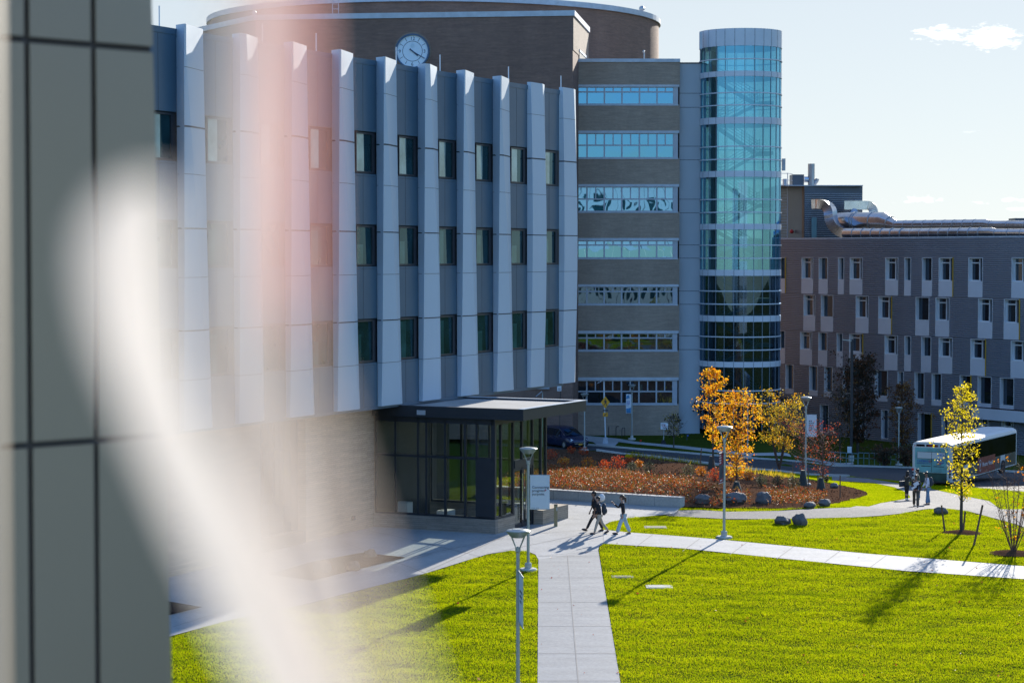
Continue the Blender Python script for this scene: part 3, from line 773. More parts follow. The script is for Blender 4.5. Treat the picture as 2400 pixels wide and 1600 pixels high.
ck.part('numerals', m, 'clock_ink', rim)
m = MB(); disc(m, .15, -.065, 0, 0, .50)
for k in range(12):
    a = R(30 * k); c, s = math.cos(a), math.sin(a)
    m.add([MCk @ Vector((s * r + c * w, -.064, .5 + c * r - s * w)) for r, w in ((.18, -.02), (.18, .02), (.28, .0))], [(0, 1, 2)])
ck.part('sun_emblem', m, 'clock_sun', rim)
def hand(ang, l, w, back, y):
    h = MB(); s, c = math.sin(R(ang)), math.cos(R(ang)); M = MCk @ Matrix.Rotation(R(ang), 4, 'Y')
    h.box(-w, w, y - .015, y, -back, l, M); return h, M
h, M_h = hand(130, .62, .055, .3, -.09); h.lathe([(.15, -.1), (.19, -.1), (.19, -.085), (.15, -.085)], 24, M_h @ Matrix.Translation((0, 0, .55)) @ RX); ck.part('hour_hand', h, 'clock_ink', rim)
h, _ = hand(121, 1.22, .03, .3, -.12); ck.part('minute_hand', h, 'clock_ink', rim)
# lower window and buff wall seen below the finned building's overhang
m = MB(); M2 = MC.copy()
pa = RP(1195, 905, (-22, 191.4, 0), (-.1244, -.9922, 0)); M3 = MC.copy(); M3.translation = pa
m.box(-8, 3.4, -.14, -.02, -.2, 1.2, M3); lw = ck.part('window', m, 'frame_light')
m = MB()
for k in range(6): m.box(-7.8 + k * 1.85, -7.8 + k * 1.85 + 1.7, -.17, -.14, .1, 1.05, M3)
ck.part('pane', m, 'pane_lab', lw)
# roof items
m = MB()
for u in (783, 797):
    x = XU(u, 205); m.tube([(x, 204.2, ZC - .5), (x, 204.2, ZD + 3)], .035, 6)
for k in range(9): m.tube([(XU(783, 205), 204.2, ZC + .1 + k * .45), (XU(797, 205), 204.2, ZC + .1 + k * .45)], .025, 6)
ck.part('roof_ladder', m, 'coping')
m = MB(); x, y = XU(1503, 222), 222; m.tube([(x, y, ZD - .3), (x, y, ZD + .6)], .08, 8); m.ball((x, y, ZD + .8), (.3, .3, .28)); ck.part('roof_vent', m, 'galvanised_dull')
m = MB(); x, y = XU(599, 196), 196; m.tube([(x, y, ZC - .3), (x, y, ZC + .55)], .06, 8); m.ball((x, y, ZC + .65), (.22, .22, .25)); ck.part('roof_vent', m, 'galvanised_dull')
m = MB(); m.ball((XU(1185, 190), 191.5, ZC), (.45, .45, .18)); ck.part('roof_vent', m, 'galvanised_dull')

# ribbon-window block
RY = 193.0
XL, XR = XU(1344, RY), XU(1592, RY)
rb = Thing('office_block', ((XL + XR) / 2, RY, -3.2), 'buff brick office block with seven long ribbon windows beside the round glass tower', 'building')
rows = [(199, 204, 245.5, 248, .28), (306.7, 312.4, 371, 373, .48), (432, 438, 496.5, 499, .49), (558, 564, 605.5, 608, .25), (666.5, 672, 713.5, 716, .27), (775, 781, 821.5, 824, .27), (884, 891, 946.5, 949, .47)]
Z = lambda v: ZV(v, RY)
ztop = Z(138)
m = MB(); m.box(XL - .5, XR - .02, RY + .35, RY + 16, -4, ztop - .3); rb.part('core', m, 'interior')
edges = [Z(146)] + [z for r in rows for z in (Z(r[0]), Z(r[2]))] + [-4]
m = MB()
for k in range(0, len(edges), 2): m.box(XL - .5, XR, RY, RY + .35, edges[k + 1], edges[k])
m.box(XR - .35, XR, RY + .35, RY + 16, -4, Z(146)); rb.part('wall', m, 'brick_buff')
m = MB(); m.box(XL - .5, XR + .02, RY - .08, RY + 16.1, Z(146), ztop); rb.part('coping', m, 'coping')
um = [1347.5, 1375.5, 1416, 1457, 1498, 1539, 1578]
xm = [XU(u, RY) for u in um]
for ri, (h0, w0, w1, s1, rail) in enumerate(rows):
    zt_, zb_ = Z(w0), Z(w1); xl, xr = xm[0] - .05, XU(1588, RY)
    zr = zt_ - (zt_ - zb_) * rail
    m = MB(); y0, y1 = RY + .05, RY + .2
    m.box(xl, xr, y0, y1, zb_ - .0, zb_ + .1); m.box(xl, xr, y0, y1, zt_ - .07, zt_); m.box(xl, xr, y0 + .002, y1, zr - .06, zr + .06)
    for x in xm: m.box(x - .065, x + .065, y0 - .003, y1, zb_, zt_)
    for a, c in zip(xm[1:-1], xm[2:]): m.box((a + c) / 2 - .05, (a + c) / 2 + .05, y0 - .002, y1, zr, zt_)
    m.box(xm[-1], xr, y0 - .02, y1, zb_, zt_)
    w = rb.part('ribbon_window', m, 'frame_light')
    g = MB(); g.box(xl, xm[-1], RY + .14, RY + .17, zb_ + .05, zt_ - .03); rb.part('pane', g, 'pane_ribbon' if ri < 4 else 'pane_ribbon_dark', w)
    l = MB(); l.box(XL + .05, XR - .05, RY - .06, RY + .25, zt_, Z(h0)); l.box(XL + .15, XR - .12, RY - .05, RY + .22, Z(s1), zb_); rb.part('sill', l, 'coping', w)
# pale pier between block and tower
m = MB(); px0, px1 = XR + .02, XU(1640, 194); m.box(px0, px1, 193.6, 203, -4, Z(148)); m.cur = 1
for v in (219, 252, 343, 375, 467, 499, 574, 605, 682, 713, 787, 819): m.box(px0, px1, 193.59, 193.6, ZV(v, 193.6) - .02, ZV(v, 193.6) + .02)
m.box(px0, px1, 193.55, 203, Z(148), Z(148) + .1)
rb.part('pier', m, ('pier_panel', 'panel_gap'))
m = MB(); x = XU(1510, 195); m.tube([(x, 196, ztop), (x, 196, ztop + .8)], .07, 8); m.ball((x - .05, 195.9, ztop + .9), (.12, .2, .12)); rb.part('roof_camera', m, 'galvanised_dull')

# round glass stair tower
TX, TY, TR = XU(1733.5, 194), 194.0, 3.56
tw = Thing('stair_tower', (TX, TY, -3.4), 'round glass stair tower with white floor bands and a solid white crown', 'tower')
TF = TY - TR
zf = lambda v: ZV(v, TF)
rings = [(66, 106.8), (165.8, 178.5), (274, 289.5), (400, 414.4), (524.3, 537.7), (632.3, 646.4), (740.3, 754.3), (848, 861)]
MT = Matrix.Translation((TX, TY, 0)); NP = 26
def cyl_band(z0, z1, r, n=78, t=.12):
    m = MB(); m.lathe([(r - t, z0), (r, z0), (r, z1), (r - t, z1)], n, MT); return m
def facet_x(a, r, z): return Vector((TX + r * math.sin(a), TY - r * math.cos(a), z))
for k, (a, b) in enumerate(rings):
    j = cyl_band(zf(b), zf(a), TR + .03); j.cur = 1
    for q in range(NP):
        an = 2 * math.pi * q / NP; p0 = facet_x(an - .004, TR + .037, zf(b)); p1 = facet_x(an + .004, TR + .037, zf(b)); up = Vector((0, 0, zf(a) - zf(b)))
        j.quad(p0, p1, p1 + up, p0 + up)
    tw.part('crown' if k == 0 else 'floor_band', j, ('tower_metal', 'panel_gap'), smooth=True)
m = MB(); m.lathe([(0, zf(70)), (TR - .1, zf(70))], 64, MT); tw.part('roof', m, 'roof_white')
spans = [(rings[k][1], rings[k + 1][0]) for k in range(7)] + [(861, 1010)]
mull = [(137.7,), (216.8, 246), (342.7, 373), (466.8, 497.3), (574.5, 605.3), (682.5, 713), (790, 820.6), (916, 946)]
for (a, b), ms in zip(spans, mull):
    z1, z0 = zf(a), zf(b)
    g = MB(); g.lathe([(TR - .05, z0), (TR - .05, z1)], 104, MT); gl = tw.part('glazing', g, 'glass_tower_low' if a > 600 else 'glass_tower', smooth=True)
    m = MB()
    for q in range(NP):
        an = 2 * math.pi * q / NP
        m.add([facet_x(an - .006, TR - .12, z0), facet_x(an + .006, TR - .12, z0), facet_x(an + .006, TR - .02, z0), facet_x(an - .006, TR - .02, z0), facet_x(an - .006, TR - .12, z1), facet_x(an + .006, TR - .12, z1), facet_x(an + .006, TR - .02, z1), facet_x(an - .006, TR - .02, z1)],
              [(0, 3, 2, 1), (4, 5, 6, 7), (0, 1, 5, 4), (1, 2, 6, 5), (2, 3, 7, 6), (3, 0, 4, 7)])
    tw.part('mullion', m, 'stair_steel', gl)
    m = MB()
    for v in ms: m.lathe([(TR - .06, zf(v) - .045), (TR + .06, zf(v) - .045), (TR + .06, zf(v) + .045), (TR - .06, zf(v) + .045)], 78, MT)
    tw.part('transom', m, 'tower_metal', gl)
# stairs inside
for k in range(8):
    zt0 = zf(rings[k + 1][1]) if k < 7 else -3.2
    z1 = zf(rings[k][1]) if k else zf(106.8) - .3
    h = z1 - zt0
    m = MB(); m.lathe([(0, zt0), (TR - .15, zt0), (TR - .15, zt0 + .3), (0, zt0 + .3)], 32, MT, R(15), R(165)); tw.part('landing', m, 'stair_steel')
    if k == 0: continue
    m = MB(); y = TY - 1.4; mid = zt0 + h * .5
    A = Vector((TX - 1.9, y, zt0 + .3)); B = Vector((TX + 1.5, y, mid)); Dn = Vector((0, 0, -.32))
    for yy, (a, b) in ((TY - 1.6, (A, B)), (TY + .2, (Vector((TX + 1.5, 0, mid)), Vector((TX - 1.9, 0, z1))))):
        a = Vector((a.x, yy, a.z)); b = Vector((b.x, yy, b.z)); o = Vector((0, 1.1, 0))
        m.add([a, a + o, b + o, b, a + Dn, a + o + Dn, b + o + Dn, b + Dn], [(0, 3, 2, 1), (4, 5, 6, 7), (0, 1, 5, 4), (1, 2, 6, 5), (2, 3, 7, 6), (3, 0, 4, 7)])
    m.box(TX + 1.5, TX + 2.7, TY - 1.7, TY + 1.4, mid - .3, mid)
    tw.part('stair_flight', m, 'stair_steel')
    m = MB()
    for yy, p, q in ((TY - 1.6, A, B), (TY + .2, Vector((TX + 1.5, 0, mid)), Vector((TX - 1.9, 0, z1)))):
        for hh in (.25, .5, .75, 1.0): m.tube([(p.x, yy, p.z + hh), (q.x, yy, q.z + hh)], .03, 5)
        for t in range(6): 
            c = Vector((p.x, yy, p.z)).lerp(Vector((q.x, yy, q.z)), t / 5); m.tube([c, c + Vector((0, 0, 1.05))], .03, 5)
    for hh in (.3, .6, .9, 1.1): m.tube([facet_x(R(-60), TR - .4, zt0 + .3 + hh), facet_x(R(-28), TR - .4, zt0 + .3 + hh)], .03, 5)
    tw.part('stair_railing', m, 'stair_steel')
m = MB(); m.tube([(TX - 2.4, TY + .6, -3), (TX - 2.4, TY + .6, zf(110))], .16, 10); m.tube([(TX - 2.0, TY + 1.6, -3), (TX - 2.0, TY + 1.6, zf(110))], .16, 10); tw.part('column', m, 'stair_steel')
m = MB(); m.box(XU(1636, 193), XU(1641, 193), 192, 192.4, zf(112), zf(70)); tw.part('antenna', m, 'coping')
m = MB(); x = XU(1834, 195); m.box(x - .1, x + .18, 194.8, 195.2, ZV(400, 195), ZV(372, 195)); tw.part('antenna', m, 'coping')
# ------------------------------------------------------------------ corrugated building on the right with its rooftop ducts
LP = Vector((29.85, 224.0, 0)); LE = Vector((.55, -.835, 0)).normalized(); LN = Vector((LE.y, -LE.x, 0)).normalized()   # LN towards the camera
if LN.y > 0: LN = -LN
ML = Matrix((LE, -LN, Vector((0, 0, 1)))).transposed().to_4x4(); ML.translation = LP      # local: along the front, inwards, up
def LQ(u, v):
    p = RP(u, v, LP, LN) - LP; return p.dot(LE), p.z
lab = Thing('laboratory_building', (37, 215, -6), 'long grey corrugated building with staggered white-framed windows and silver ducts on its roof', 'building')
def z5(x, y): return LQ(1800 + x / 3.92, 350 + y / 3.92)
def z6(x, y): return LQ(1800 + x / 3.92, 700 + y / 3.92)
ROWS = []
def row(zz, top0, top1, gb0, gb1, pb0, pb1, wins):
    def at(x, a, b): return a + (b - a) * (x - 300) / 2000.0
    out = []
    for w in wins:
        x0, x1 = w[0], w[1]; xm_ = (x0 + x1) / 2
        out.append((zz(x0, at(x0, top0, top1))[0], zz(x1, at(x1, top0, top1))[0], w[2] if len(w) > 2 else ''))
    zt_ = np.mean([zz(x, at(x, top0, top1))[1] for x in (500, 1300, 2200)])
    zg = np.mean([zz(x, at(x, gb0, gb1))[1] for x in (500, 1300, 2200)])
    zp = np.mean([zz(x, at(x, pb0, pb1))[1] for x in (500, 1300, 2200)])
    ROWS.append((zt_, zg, zp, out))
row(z5, 992, 997, 1195, 1218, 1325, 1365, [(95,165,'y'),(312,418,'f'),(470,553),(648,702),(755,872,'f'),(1082,1200,'f'),(1258,1318),(1420,1512),(1573,1703,'yf'),(1845,1977,'f'),(2243,2372,'f'),(2470,2560),(2700,2830,'f'),(2950,3010)])
row(z6, -38, 3, 160, 228, 293, 375, [(330,438,'f'),(490,603),(810,928,'f'),(1018,1140,'yf'),(1360,1485),(1543,1670,'f'),(1935,2067,'f'),(2172,2315,'yf'),(2560,2690,'f'),(2820,2950)])
row(z6, 300, 385, 470, 573, 605, 728, [(95,160),(298,408,'f'),(466,548),(635,690),(750,875,'yf'),(1075,1195,'f'),(1258,1318),(1412,1503),(1572,1698,'f'),(1865,2003,'yf'),(2235,2372,'f'),(2480,2560),(2720,2850,'f')])
row(z6, 612, 728, 850, 980, 880, 1040, [(163,240),(382,460),(520,598),(690,760),(985,1103),(1195,1250),(1350,1440),(1508,1598),(1765,1868,'y'),(1930,2058),(2135,2265),(2450,2560)])
row(z6, 975, 1098, 1240, 1380, 1245, 1385, [(480,560),(840,900),(1045,1110),(1380,1505,'y'),(1600,1660),(1735,1780),(1940,2035,'f'),(2150,2260,'f'),(2450,2560,'f')])
TOPZ = 13.32; BASEZ = -7.5; E0, E1 = -16.0, 34.0
def corr(mb, e0, e1, z0, z1, pitch=.19, dep=.075):
    n = max(1, round((z1 - z0) / pitch)); h = (z1 - z0) / n
    for k in range(n):
        a = z0 + k * h
        pr = [(0, a), (-dep, a + h * .25), (-dep, a + h * .6), (0, a + h * .9), (0, a + h)]
        for (y0, q0), (y1, q1) in zip(pr, pr[1:]):
            mb.quad(ML @ Vector((e0, y0, q0)), ML @ Vector((e1, y0, q0)), ML @ Vector((e1, y1, q1)), ML @ Vector((e0, y1, q1)))
m = MB(); zc = TOPZ; 
for (zt_, zg, zp, wins) in ROWS:
    corr(m, E0, E1, zt_, zc)
    e = E0
    for (a, b, fl) in sorted(wins):
        if a - e > .02: corr(m, e, a, zp, zt_)
        e = max(e, b)
    corr(m, e, E1, zp, zt_); zc = zp
corr(m, E0, E1, BASEZ, zc)
wl = lab.part('wall', m, 'corrugated')
m = MB(); m.box(E0, E1, .5, 16, BASEZ, TOPZ - .3, ML); lab.part('core', m, 'interior')
m = MB(); m.box(E0, E1, -.06, .35, TOPZ, TOPZ + .12, ML); lab.part('coping', m, 'coping')
for ri, (zt_, zg, zp, wins) in enumerate(ROWS):
    for (a, b, fl) in wins:
        if b < -3.5 or a > 33: continue
        D = .42; t = .05
        m = MB()
        m.box(a, a + t, -.07, D, zp, zt_, ML); m.box(b - t, b, -.07, D, zp, zt_, ML)
        m.box(a + t, b - t, -.07, D, zt_ - t, zt_, ML); m.box(a + t, b - t, -.07, D, zg, zg + t, ML)
        w = lab.part('window', m, 'white_paint')
        g = MB(); g.box(a + t, b - t, D - .06, D - .04, zg + t, zt_ - t, ML); lab.part('pane', g, 'pane_lab', w)
        if zg - zp > .25:
            p = MB(); p.box(a + t, b - t, -.06, .1, zp, zg, ML); lab.part('apron_panel', p, 'white_panel', w)
        if 'f' in fl:
            p = MB(); wd = (b - a) * .66; x0 = a + t + .02; x1 = a + wd; zm = zt_ - (zt_ - zg) * .22
            for q in ((x0, x0 + .09, zg + t, zt_ - t), (x1 - .09, x1, zg + t, zt_ - t), (x0 + .09, x1 - .09, zg + t, zg + t + .09), (x0 + .09, x1 - .09, zm - .05, zm + .05), (x0 + .09, x1 - .09, zt_ - t - .06, zt_ - t)):
                p.box(q[0], q[1], D - .2, D - .06, q[2], q[3], ML)
            lab.part('sash', p, 'white_paint', w)
        if 'y' in fl:
            p = MB(); p.box(b + .01, b + .08, -.13, .05, zp, zt_ + .03, ML); lab.part('side_fin', p, 'yellow_fin', w)
# entrance canopy at the right
a = LQ(1800 + 1935 / 3.92, 700 + 990 / 3.92); b = LQ(1800 + 2352 / 3.92, 700 + 1015 / 3.92)
m = MB(); m.box(a[0], E1, -.9, -.05, a[1] - 1.05, a[1] - .05, ML); cn = lab.part('canopy', m, 'white_panel')
m = MB(); m.box(a[0] + .1, E1, -.8, -.1, a[1] - .05, a[1], ML); lab.part('canopy_roof', m, 'mulch_dark', cn)
# penthouse
def PB(u0, u1, v0, v1, Y, dep, mat, name, parent=None):
    m = MB(); m.box(XU(u0, Y), XU(u1, Y), Y, Y + dep, ZV(v1, Y), ZV(v0, Y)); return lab.part(name, m, mat, parent)
YP = 232.0
m = MB(); m.prism([(XU(1822, YP + 2), YP + 9), (XU(1884.5, YP), YP), (XU(2020, YP + 1), YP + 1), (XU(2020, YP + 1), YP + 14), (XU(1822, YP), YP + 14)], 12, ZV(436, YP)); pm = m
ph = lab.part('penthouse', m, 'penthouse_grey')
m = MB(); a_ = Vector((XU(1822, YP + 9), YP + 9)); b_ = Vector((XU(1884.5, YP), YP)); dd = (b_ - a_).normalized(); nn = Vector((dd.y, -dd.x)) * .06
m.prism([tuple(a_ + nn), tuple(b_ + nn), tuple(b_), tuple(a_)], 12, ZV(436, YP) - .02); lab.part('brown_cladding', m, 'penthouse_brown', ph)
m = MB()
for k in range(26): m.box(XU(1885, YP), XU(2019, YP), YP - .03, YP + .1, 12.6 + k * .22, 12.63 + k * .22)
m.box(XU(1822, YP), XU(2021, YP), YP - .05, YP + 13, ZV(436, YP), ZV(434, YP)); lab.part('cladding_rib', m, 'coping', ph)
m = MB(); m.box(XU(1901, YP), XU(1913, YP), YP - .09, YP + .1, 12.5, ZV(510, YP)); lab.part('door', m, 'rail_blue', ph)
PB(1856, 1883, 409, 436, YP + 1, 2.5, 'penthouse_grey', 'fan_housing')
m = MB(); yk = YP + 2; m.tube([(XU(1883, yk), yk, ZV(421, yk)), (XU(1893, yk), yk, ZV(421, yk))], .32, 14); lab.part('fan_collar', m, 'galvanised', smooth=True)
m = MB(); xk = XU(1900, yk); m.tube([(xk, yk, ZV(436, yk)), (xk, yk, ZV(410, yk)), (xk, yk, ZV(384, yk))], [.36, .36, .36], 8); m.tube([(xk + .3, yk, ZV(432, yk)), (xk + .55, yk, ZV(424, yk)), (xk + .62, yk, ZV(419, yk))], .22, 8); lab.part('exhaust_stack', m, 'galvanised_dull')
m = MB(); yl = YP - 1.2
for u in (1834, 1853): m.tube([(XU(u, yl), yl + 3, 12), (XU(u, yl), yl + 3, ZV(403, yl))], .04, 6)
for k in range(22): m.tube([(XU(1834, yl), yl + 3, 12.6 + k * .3), (XU(1853, yl), yl + 3, 12.6 + k * .3)], .02, 5)
for z in (ZV(404, yl), ZV(420, yl), ZV(430, yl)): m.tube([(XU(1834, yl), yl + 3, z), (XU(1853, yl), yl + 3, z), (XU(1862, yl), yl + 2, z - .1)], .03, 5)
lab.part('roof_ladder', m, 'coping')
m = MB(); m.box(XU(1833, YP), XU(1840, YP), YP - 1, YP, ZV(436, YP), ZV(420, YP)); lab.part('roof_cabinet', m, 'white_panel')
m = MB(); m.ball((XU(1862, YP), YP + 2.5, ZV(542, YP)), .22); lab.part('alarm_bell', m, 'lamp_red')
# ducts
def zz5(x, y, Y): return PX(1800 + x / 3.92, 350 + y / 3.92, Y)
def duct(name, pts, rads, mat='galvanised', n=20, bands=()):
    m = MB(); m.tube(pts, rads, n); d = lab.part(name, m, mat, smooth=True)
    b = MB()
    for (p, q, r, k) in bands:
        c = Vector(p).lerp(Vector(q), k); t = (Vector(q) - Vector(p)).normalized(); b.tube([c - t * .04, c + t * .04], r * 1.06, n)
    if bands: lab.part('duct_band', b, 'galvanised_dull', d, smooth=True)
    return d
YA = 197.0; ex = LE * 1.0
def along(P, x_px, y_px):                 # a point on the duct line that runs parallel to the front
    n = Vector((LN.x, LN.y, 0)); return RP(1800 + x_px / 3.92, 350 + y_px / 3.92, P, n)
Q = LP - LN * 2.4                          # lower duct line, 2.2 m behind the parapet
QB = LP - LN * 5.1
a0 = along(Q, 715, 776); a1 = along(Q, 1330, 776); a2 = along(Q, 2050, 764); a3 = along(Q, 2100, 770); a4 = along(Q, 2700, 772)
duct('duct', [a0, a1, a2, a3, a4], [.56, .52, .47, .40, .40], bands=[(a0, a1, .56, k / 7) for k in range(1, 7)] + [(a1, a2, .5, k / 8) for k in range(0, 8)] + [(a3, a4, .40, k / 5) for k in range(0, 5)])
b0 = along(QB, 640, 662); b1 = along(QB, 1060, 662); b2 = along(QB, 1180, 698); b3 = along(QB, 2000, 688); b4 = along(QB, 2050, 694); b5 = along(QB, 2700, 696)
duct('duct', [b0, b1, b2, b3, b4, b5], [.94, .92, .48, .48, .40, .40], bands=[(b0, b1, .94, k) for k in (.4, .45, .8)] + [(b1, b2, .70, .5)] + [(b2, b3, .48, k / 9) for k in range(0, 9)] + [(b4, b5, .40, k / 4) for k in range(4)])
# rectangular S duct: swept rectangle
def rect_sweep(name, pts, w, dep, yv, mat='galvanised'):
    m = MB(); prev = None
    for i, p in enumerate(pts):
        t = (pts[min(i + 1, len(pts) - 1)] - pts[max(i - 1, 0)]).normalized(); nrm = yv.cross(t).normalized()
        ring = [p + nrm * w / 2 - yv * dep / 2, p - nrm * w / 2 - yv * dep / 2, p - nrm * w / 2 + yv * dep / 2, p + nrm * w / 2 + yv * dep / 2]
        if prev:
            for k in range(4): m.quad(prev[k], prev[(k + 1) % 4], ring[(k + 1) % 4], ring[k])
        else: m.quad(*ring)
        prev = ring
    m.quad(*prev[::-1])
    return lab.part(name, m, mat)
def bez(ps, n=22):
    out = []
    for i in range(n + 1):
        t = i / n; q = [Vector(p) for p in ps]
        while len(q) > 1: q = [q[j].lerp(q[j + 1], t) for j in range(len(q) - 1)]
        out.append(q[0])
    return out
yv = Vector((.45, .89, 0))
S = [zz5(*p, 227 - k * .15) for k, p in enumerate(((420, 505), (455, 503)))]
S += bez([zz5(455, 503, 226.5), zz5(575, 500, 226), zz5(575, 600, 225.5)], 10)[1:]
S += bez([zz5(577, 610, 225.5), zz5(580, 730, 225), zz5(720, 776, 224.2)], 10)[1:]
rect_sweep('s_duct', S, .95, 1.45, yv)
S = [zz5(*p, 230) for p in ((705, 515), (905, 515))] + bez([zz5(912, 515, 230), zz5(970, 515, 230), zz5(975, 600, 230)], 8)[1:]
rect_sweep('box_duct', S, .9, 1.35, Vector((.2, .98, 0)))
m = MB(); c = zz5(790, 580, 229.5); m.lathe([(1.0, -.35), (.2, .4)], 16, Matrix.Translation(c)); lab.part('duct_cone', m, 'galvanised')
m = MB()
for P, xs_ in ((Q, (720, 955, 1170, 1335, 1510, 1660, 1820, 1925, 2100, 2280)), (QB, (810, 990))):
    for x in xs_:
        p = along(P, x, 780 if P is Q else 700); m.box(p.x - .04, p.x + .04, p.y - .04, p.y + .04, 12.4, p.z)
lab.part('duct_leg', m, 'galvanised_dull')
m = MB(); p = PX(1800 + 2270/3.92, 350 + 650/3.92, 229); m.box(p.x, p.x + 4, 229, 232, 12, p.z + .2); lab.part('roof_hatch', m, 'penthouse_grey')
# ------------------------------------------------------------------ trees, shrubs, boulders, stakes
def tree(name, base, top, width, label, mats, seed, leaves=1500, lsize=.17, shape='oval', trunk=.07, group='young trees around the lawn and road', limbs=26, clear=.25, bark='bark', gap=.35, multi=1, cluster=7, lean=0):
    rg = random.Random(seed); H = top - base.z
    th = Thing(name, base, label, 'tree', group)
    tm = MB(); tips = []
    def radius(t):
        if shape == 'spire': return (1 - t) ** .8 * (.35 + .65 * min(1, t * 3.5))
        if shape == 'oval': return math.sin(math.pi * min(1, max(.03, t * .93 + .05))) ** .75
        if shape == 'round': return math.sqrt(max(.02, 1 - (2 * t - 1) ** 2))
        if shape == 'vase': return .35 + .65 * t
        return 1
    stems = []
    for k in range(multi):
        off = Vector((rg.uniform(-.35, .35), rg.uniform(-.35, .35), 0)) * (0 if multi == 1 else width)
        hh = H * (1 if k == 0 else rg.uniform(.72, .97))
        pts = []; nn = 9
        for i in range(nn + 1):
            t = i / nn
            pts.append(base + off * t ** .8 + Vector((lean * t + rg.gauss(0, .012) * H * t * .5, rg.gauss(0, .012) * H * t * .5, hh * t - (.1 if i == 0 else 0))))
        tm.tube(pts, [trunk * (1 - .88 * i / nn) + .006 for i in range(nn + 1)], 7); stems.append((pts, hh))
    W = width / 2 / (1 if multi == 1 else 1.3)
    for pts, hh in stems:
        L = limbs if multi == 1 else max(6, limbs // multi)
        for q in range(L):
            t = clear + (1 - clear) * ((q + rg.random()) / L) * .98
            f = t * (len(pts) - 1); i = min(len(pts) - 2, int(f)); p = pts[i].lerp(pts[i + 1], f - i)
            tc = (t - clear) / (1 - clear)
            r = W * radius(tc) * rg.uniform(.55, 1.15)
            a = q * 2.4 + rg.uniform(-.5, .5)
            rise = rg.uniform(.35, .95) * (r + .15)
            e = p + Vector((math.cos(a) * r, math.sin(a) * r, rise))
            if e.z > base.z + H: e.z = base.z + H - rg.random() * .1
            md = p.lerp(e, .5) + Vector((0, 0, -.12 * r)) + Vector((rg.gauss(0, .05), rg.gauss(0, .05), 0)) * r
            tm.tube([p, md, e], [trunk * .32 * (1 - .6 * tc) + .004, trunk * .2 + .003, .004], 5, False)
            tips.append((p, md, e, r))
            for _ in range(3):
                s = p.lerp(e, rg.uniform(.35, .95)); x = s + Vector((rg.gauss(0, 1), rg.gauss(0, 1), rg.gauss(.4, .8))) * r * .35
                tm.tube([s, x], [.008, .003], 4, False); tips.append((s, s.lerp(x, .5), x, r * .5))
    th.part('trunk', tm, bark)
    mats = mats if isinstance(mats, (list, tuple)) else [mats]
    clumps = []
    for (p, md, e, r) in tips:
        for _ in range(2):
            t = rg.uniform(gap, 1.05); c = (p.lerp(md, t * 2) if t < .5 else md.lerp(e, t * 2 - 1)); clumps.append((c, .10 + .16 * r * rg.random()))
    lm = [MB() for _ in mats]
    for _ in range(leaves // cluster):
        c, s = rg.choice(clumps); k = rg.randrange(len(mats))
        for _ in range(cluster):
            lm[k].leaf(c + Vector((rg.gauss(0, 1), rg.gauss(0, 1), rg.gauss(0, .8))) * s, lsize, rg)
    for k, mt in enumerate(mats): th.part('crown', lm[k], mt)
    return th
def T(bu, bv, tv, zf=zt):
    b = G(bu, bv, zf); return b, ZV(tv, b.y)
TG = 'young trees around the bed and road'
b = PX(1671, 1098, 146); t = ZV(866, 146); tree('maple_tree', b, t, 2.15, 'tall slender golden-orange tree at the back of the planting bed', ['leaf_gold', 'leaf_orange'], 11, 1700, .15, 'oval', .07, TG, 34, .26, gap=.5)
b, t = T(1726, 1152, 922, zbed); tree('maple_tree', b, t, 2.35, 'bright orange leafy tree in the bed behind the red banner lamp', ['leaf_orange', 'leaf_gold'], 12, 2600, .118, 'oval', .055, TG, 50, .12, gap=.5, cluster=5)
b = PX(1826, 1095, 142); t = ZV(925, 142); tree('crabapple_tree', b, t, 4.4, 'yellow-green several-stemmed tree across the road between orange tree and banner lamp', ['leaf_yellowgreen', 'leaf_gold', 'leaf_yellowgreen'], 13, 3000, .12, 'vase', .06, TG, 60, .25, multi=5, gap=.55)
b, t = T(1882, 1132, 985, zbed); tree('red_tree', b, t, 3.3, 'sparse red-leaved twiggy tree just in front of the white banner lamp', ['leaf_red'], 14, 380, .095, 'round', .05, TG, 54, .2, 'twig')
b, t = T(1928, 1154, 1003, zbed); tree('red_tree', b, t, 2.6, 'sparse red-leaved twiggy tree right of the white banner lamp, near the boulder', ['leaf_red'], 15, 430, .095, 'round', .05, TG, 60, .2, 'twig')
b, t = T(1968, 1074, 905); tree('grey_tree', b, t, 3.4, 'pale half-bare tree behind the red trees and left of the dark pole', ['leaf_brown', 'leaf_dark'], 16, 900, .15, 'round', .06, TG, 50, .15)
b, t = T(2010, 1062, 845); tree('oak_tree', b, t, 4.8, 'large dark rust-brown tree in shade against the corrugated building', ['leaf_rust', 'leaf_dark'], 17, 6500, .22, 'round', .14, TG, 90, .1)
b, t = T(2114, 1066, 902); tree('oak_tree', b, t, 3.5, 'orange-brown shaded tree with one golden side, left of the bus', ['leaf_brown', 'leaf_rust'], 18, 3000, .18, 'oval', .08, TG, 60, .12)
b, t = T(2253, 1250, 906); tree('tulip_tree', b, t, 2.0, 'bright yellow slim tree staked on the lawn in front of the bus', ['leaf_yellow'], 19, 1900, .105, 'oval', .07, TG, 56, .2, gap=.5, cluster=6)
b, t = T(1579, 1050, 975); tree('small_tree', b, t, 2.4, 'thin greenish tree by the white lawn sign in front of the buff wall', ['leaf_dark', 'leaf_yellowgreen'], 20, 420, .15, 'round', .05, TG, 34, .3)
b, t = T(1618, 1000, 905); tree('bare_shrub', b, t, 3.0, 'dark nearly bare shrub at the foot of the pale pier beside the tower', ['leaf_rust', 'leaf_dark'], 21, 500, .15, 'vase', .04, TG, 44, .1, multi=5)
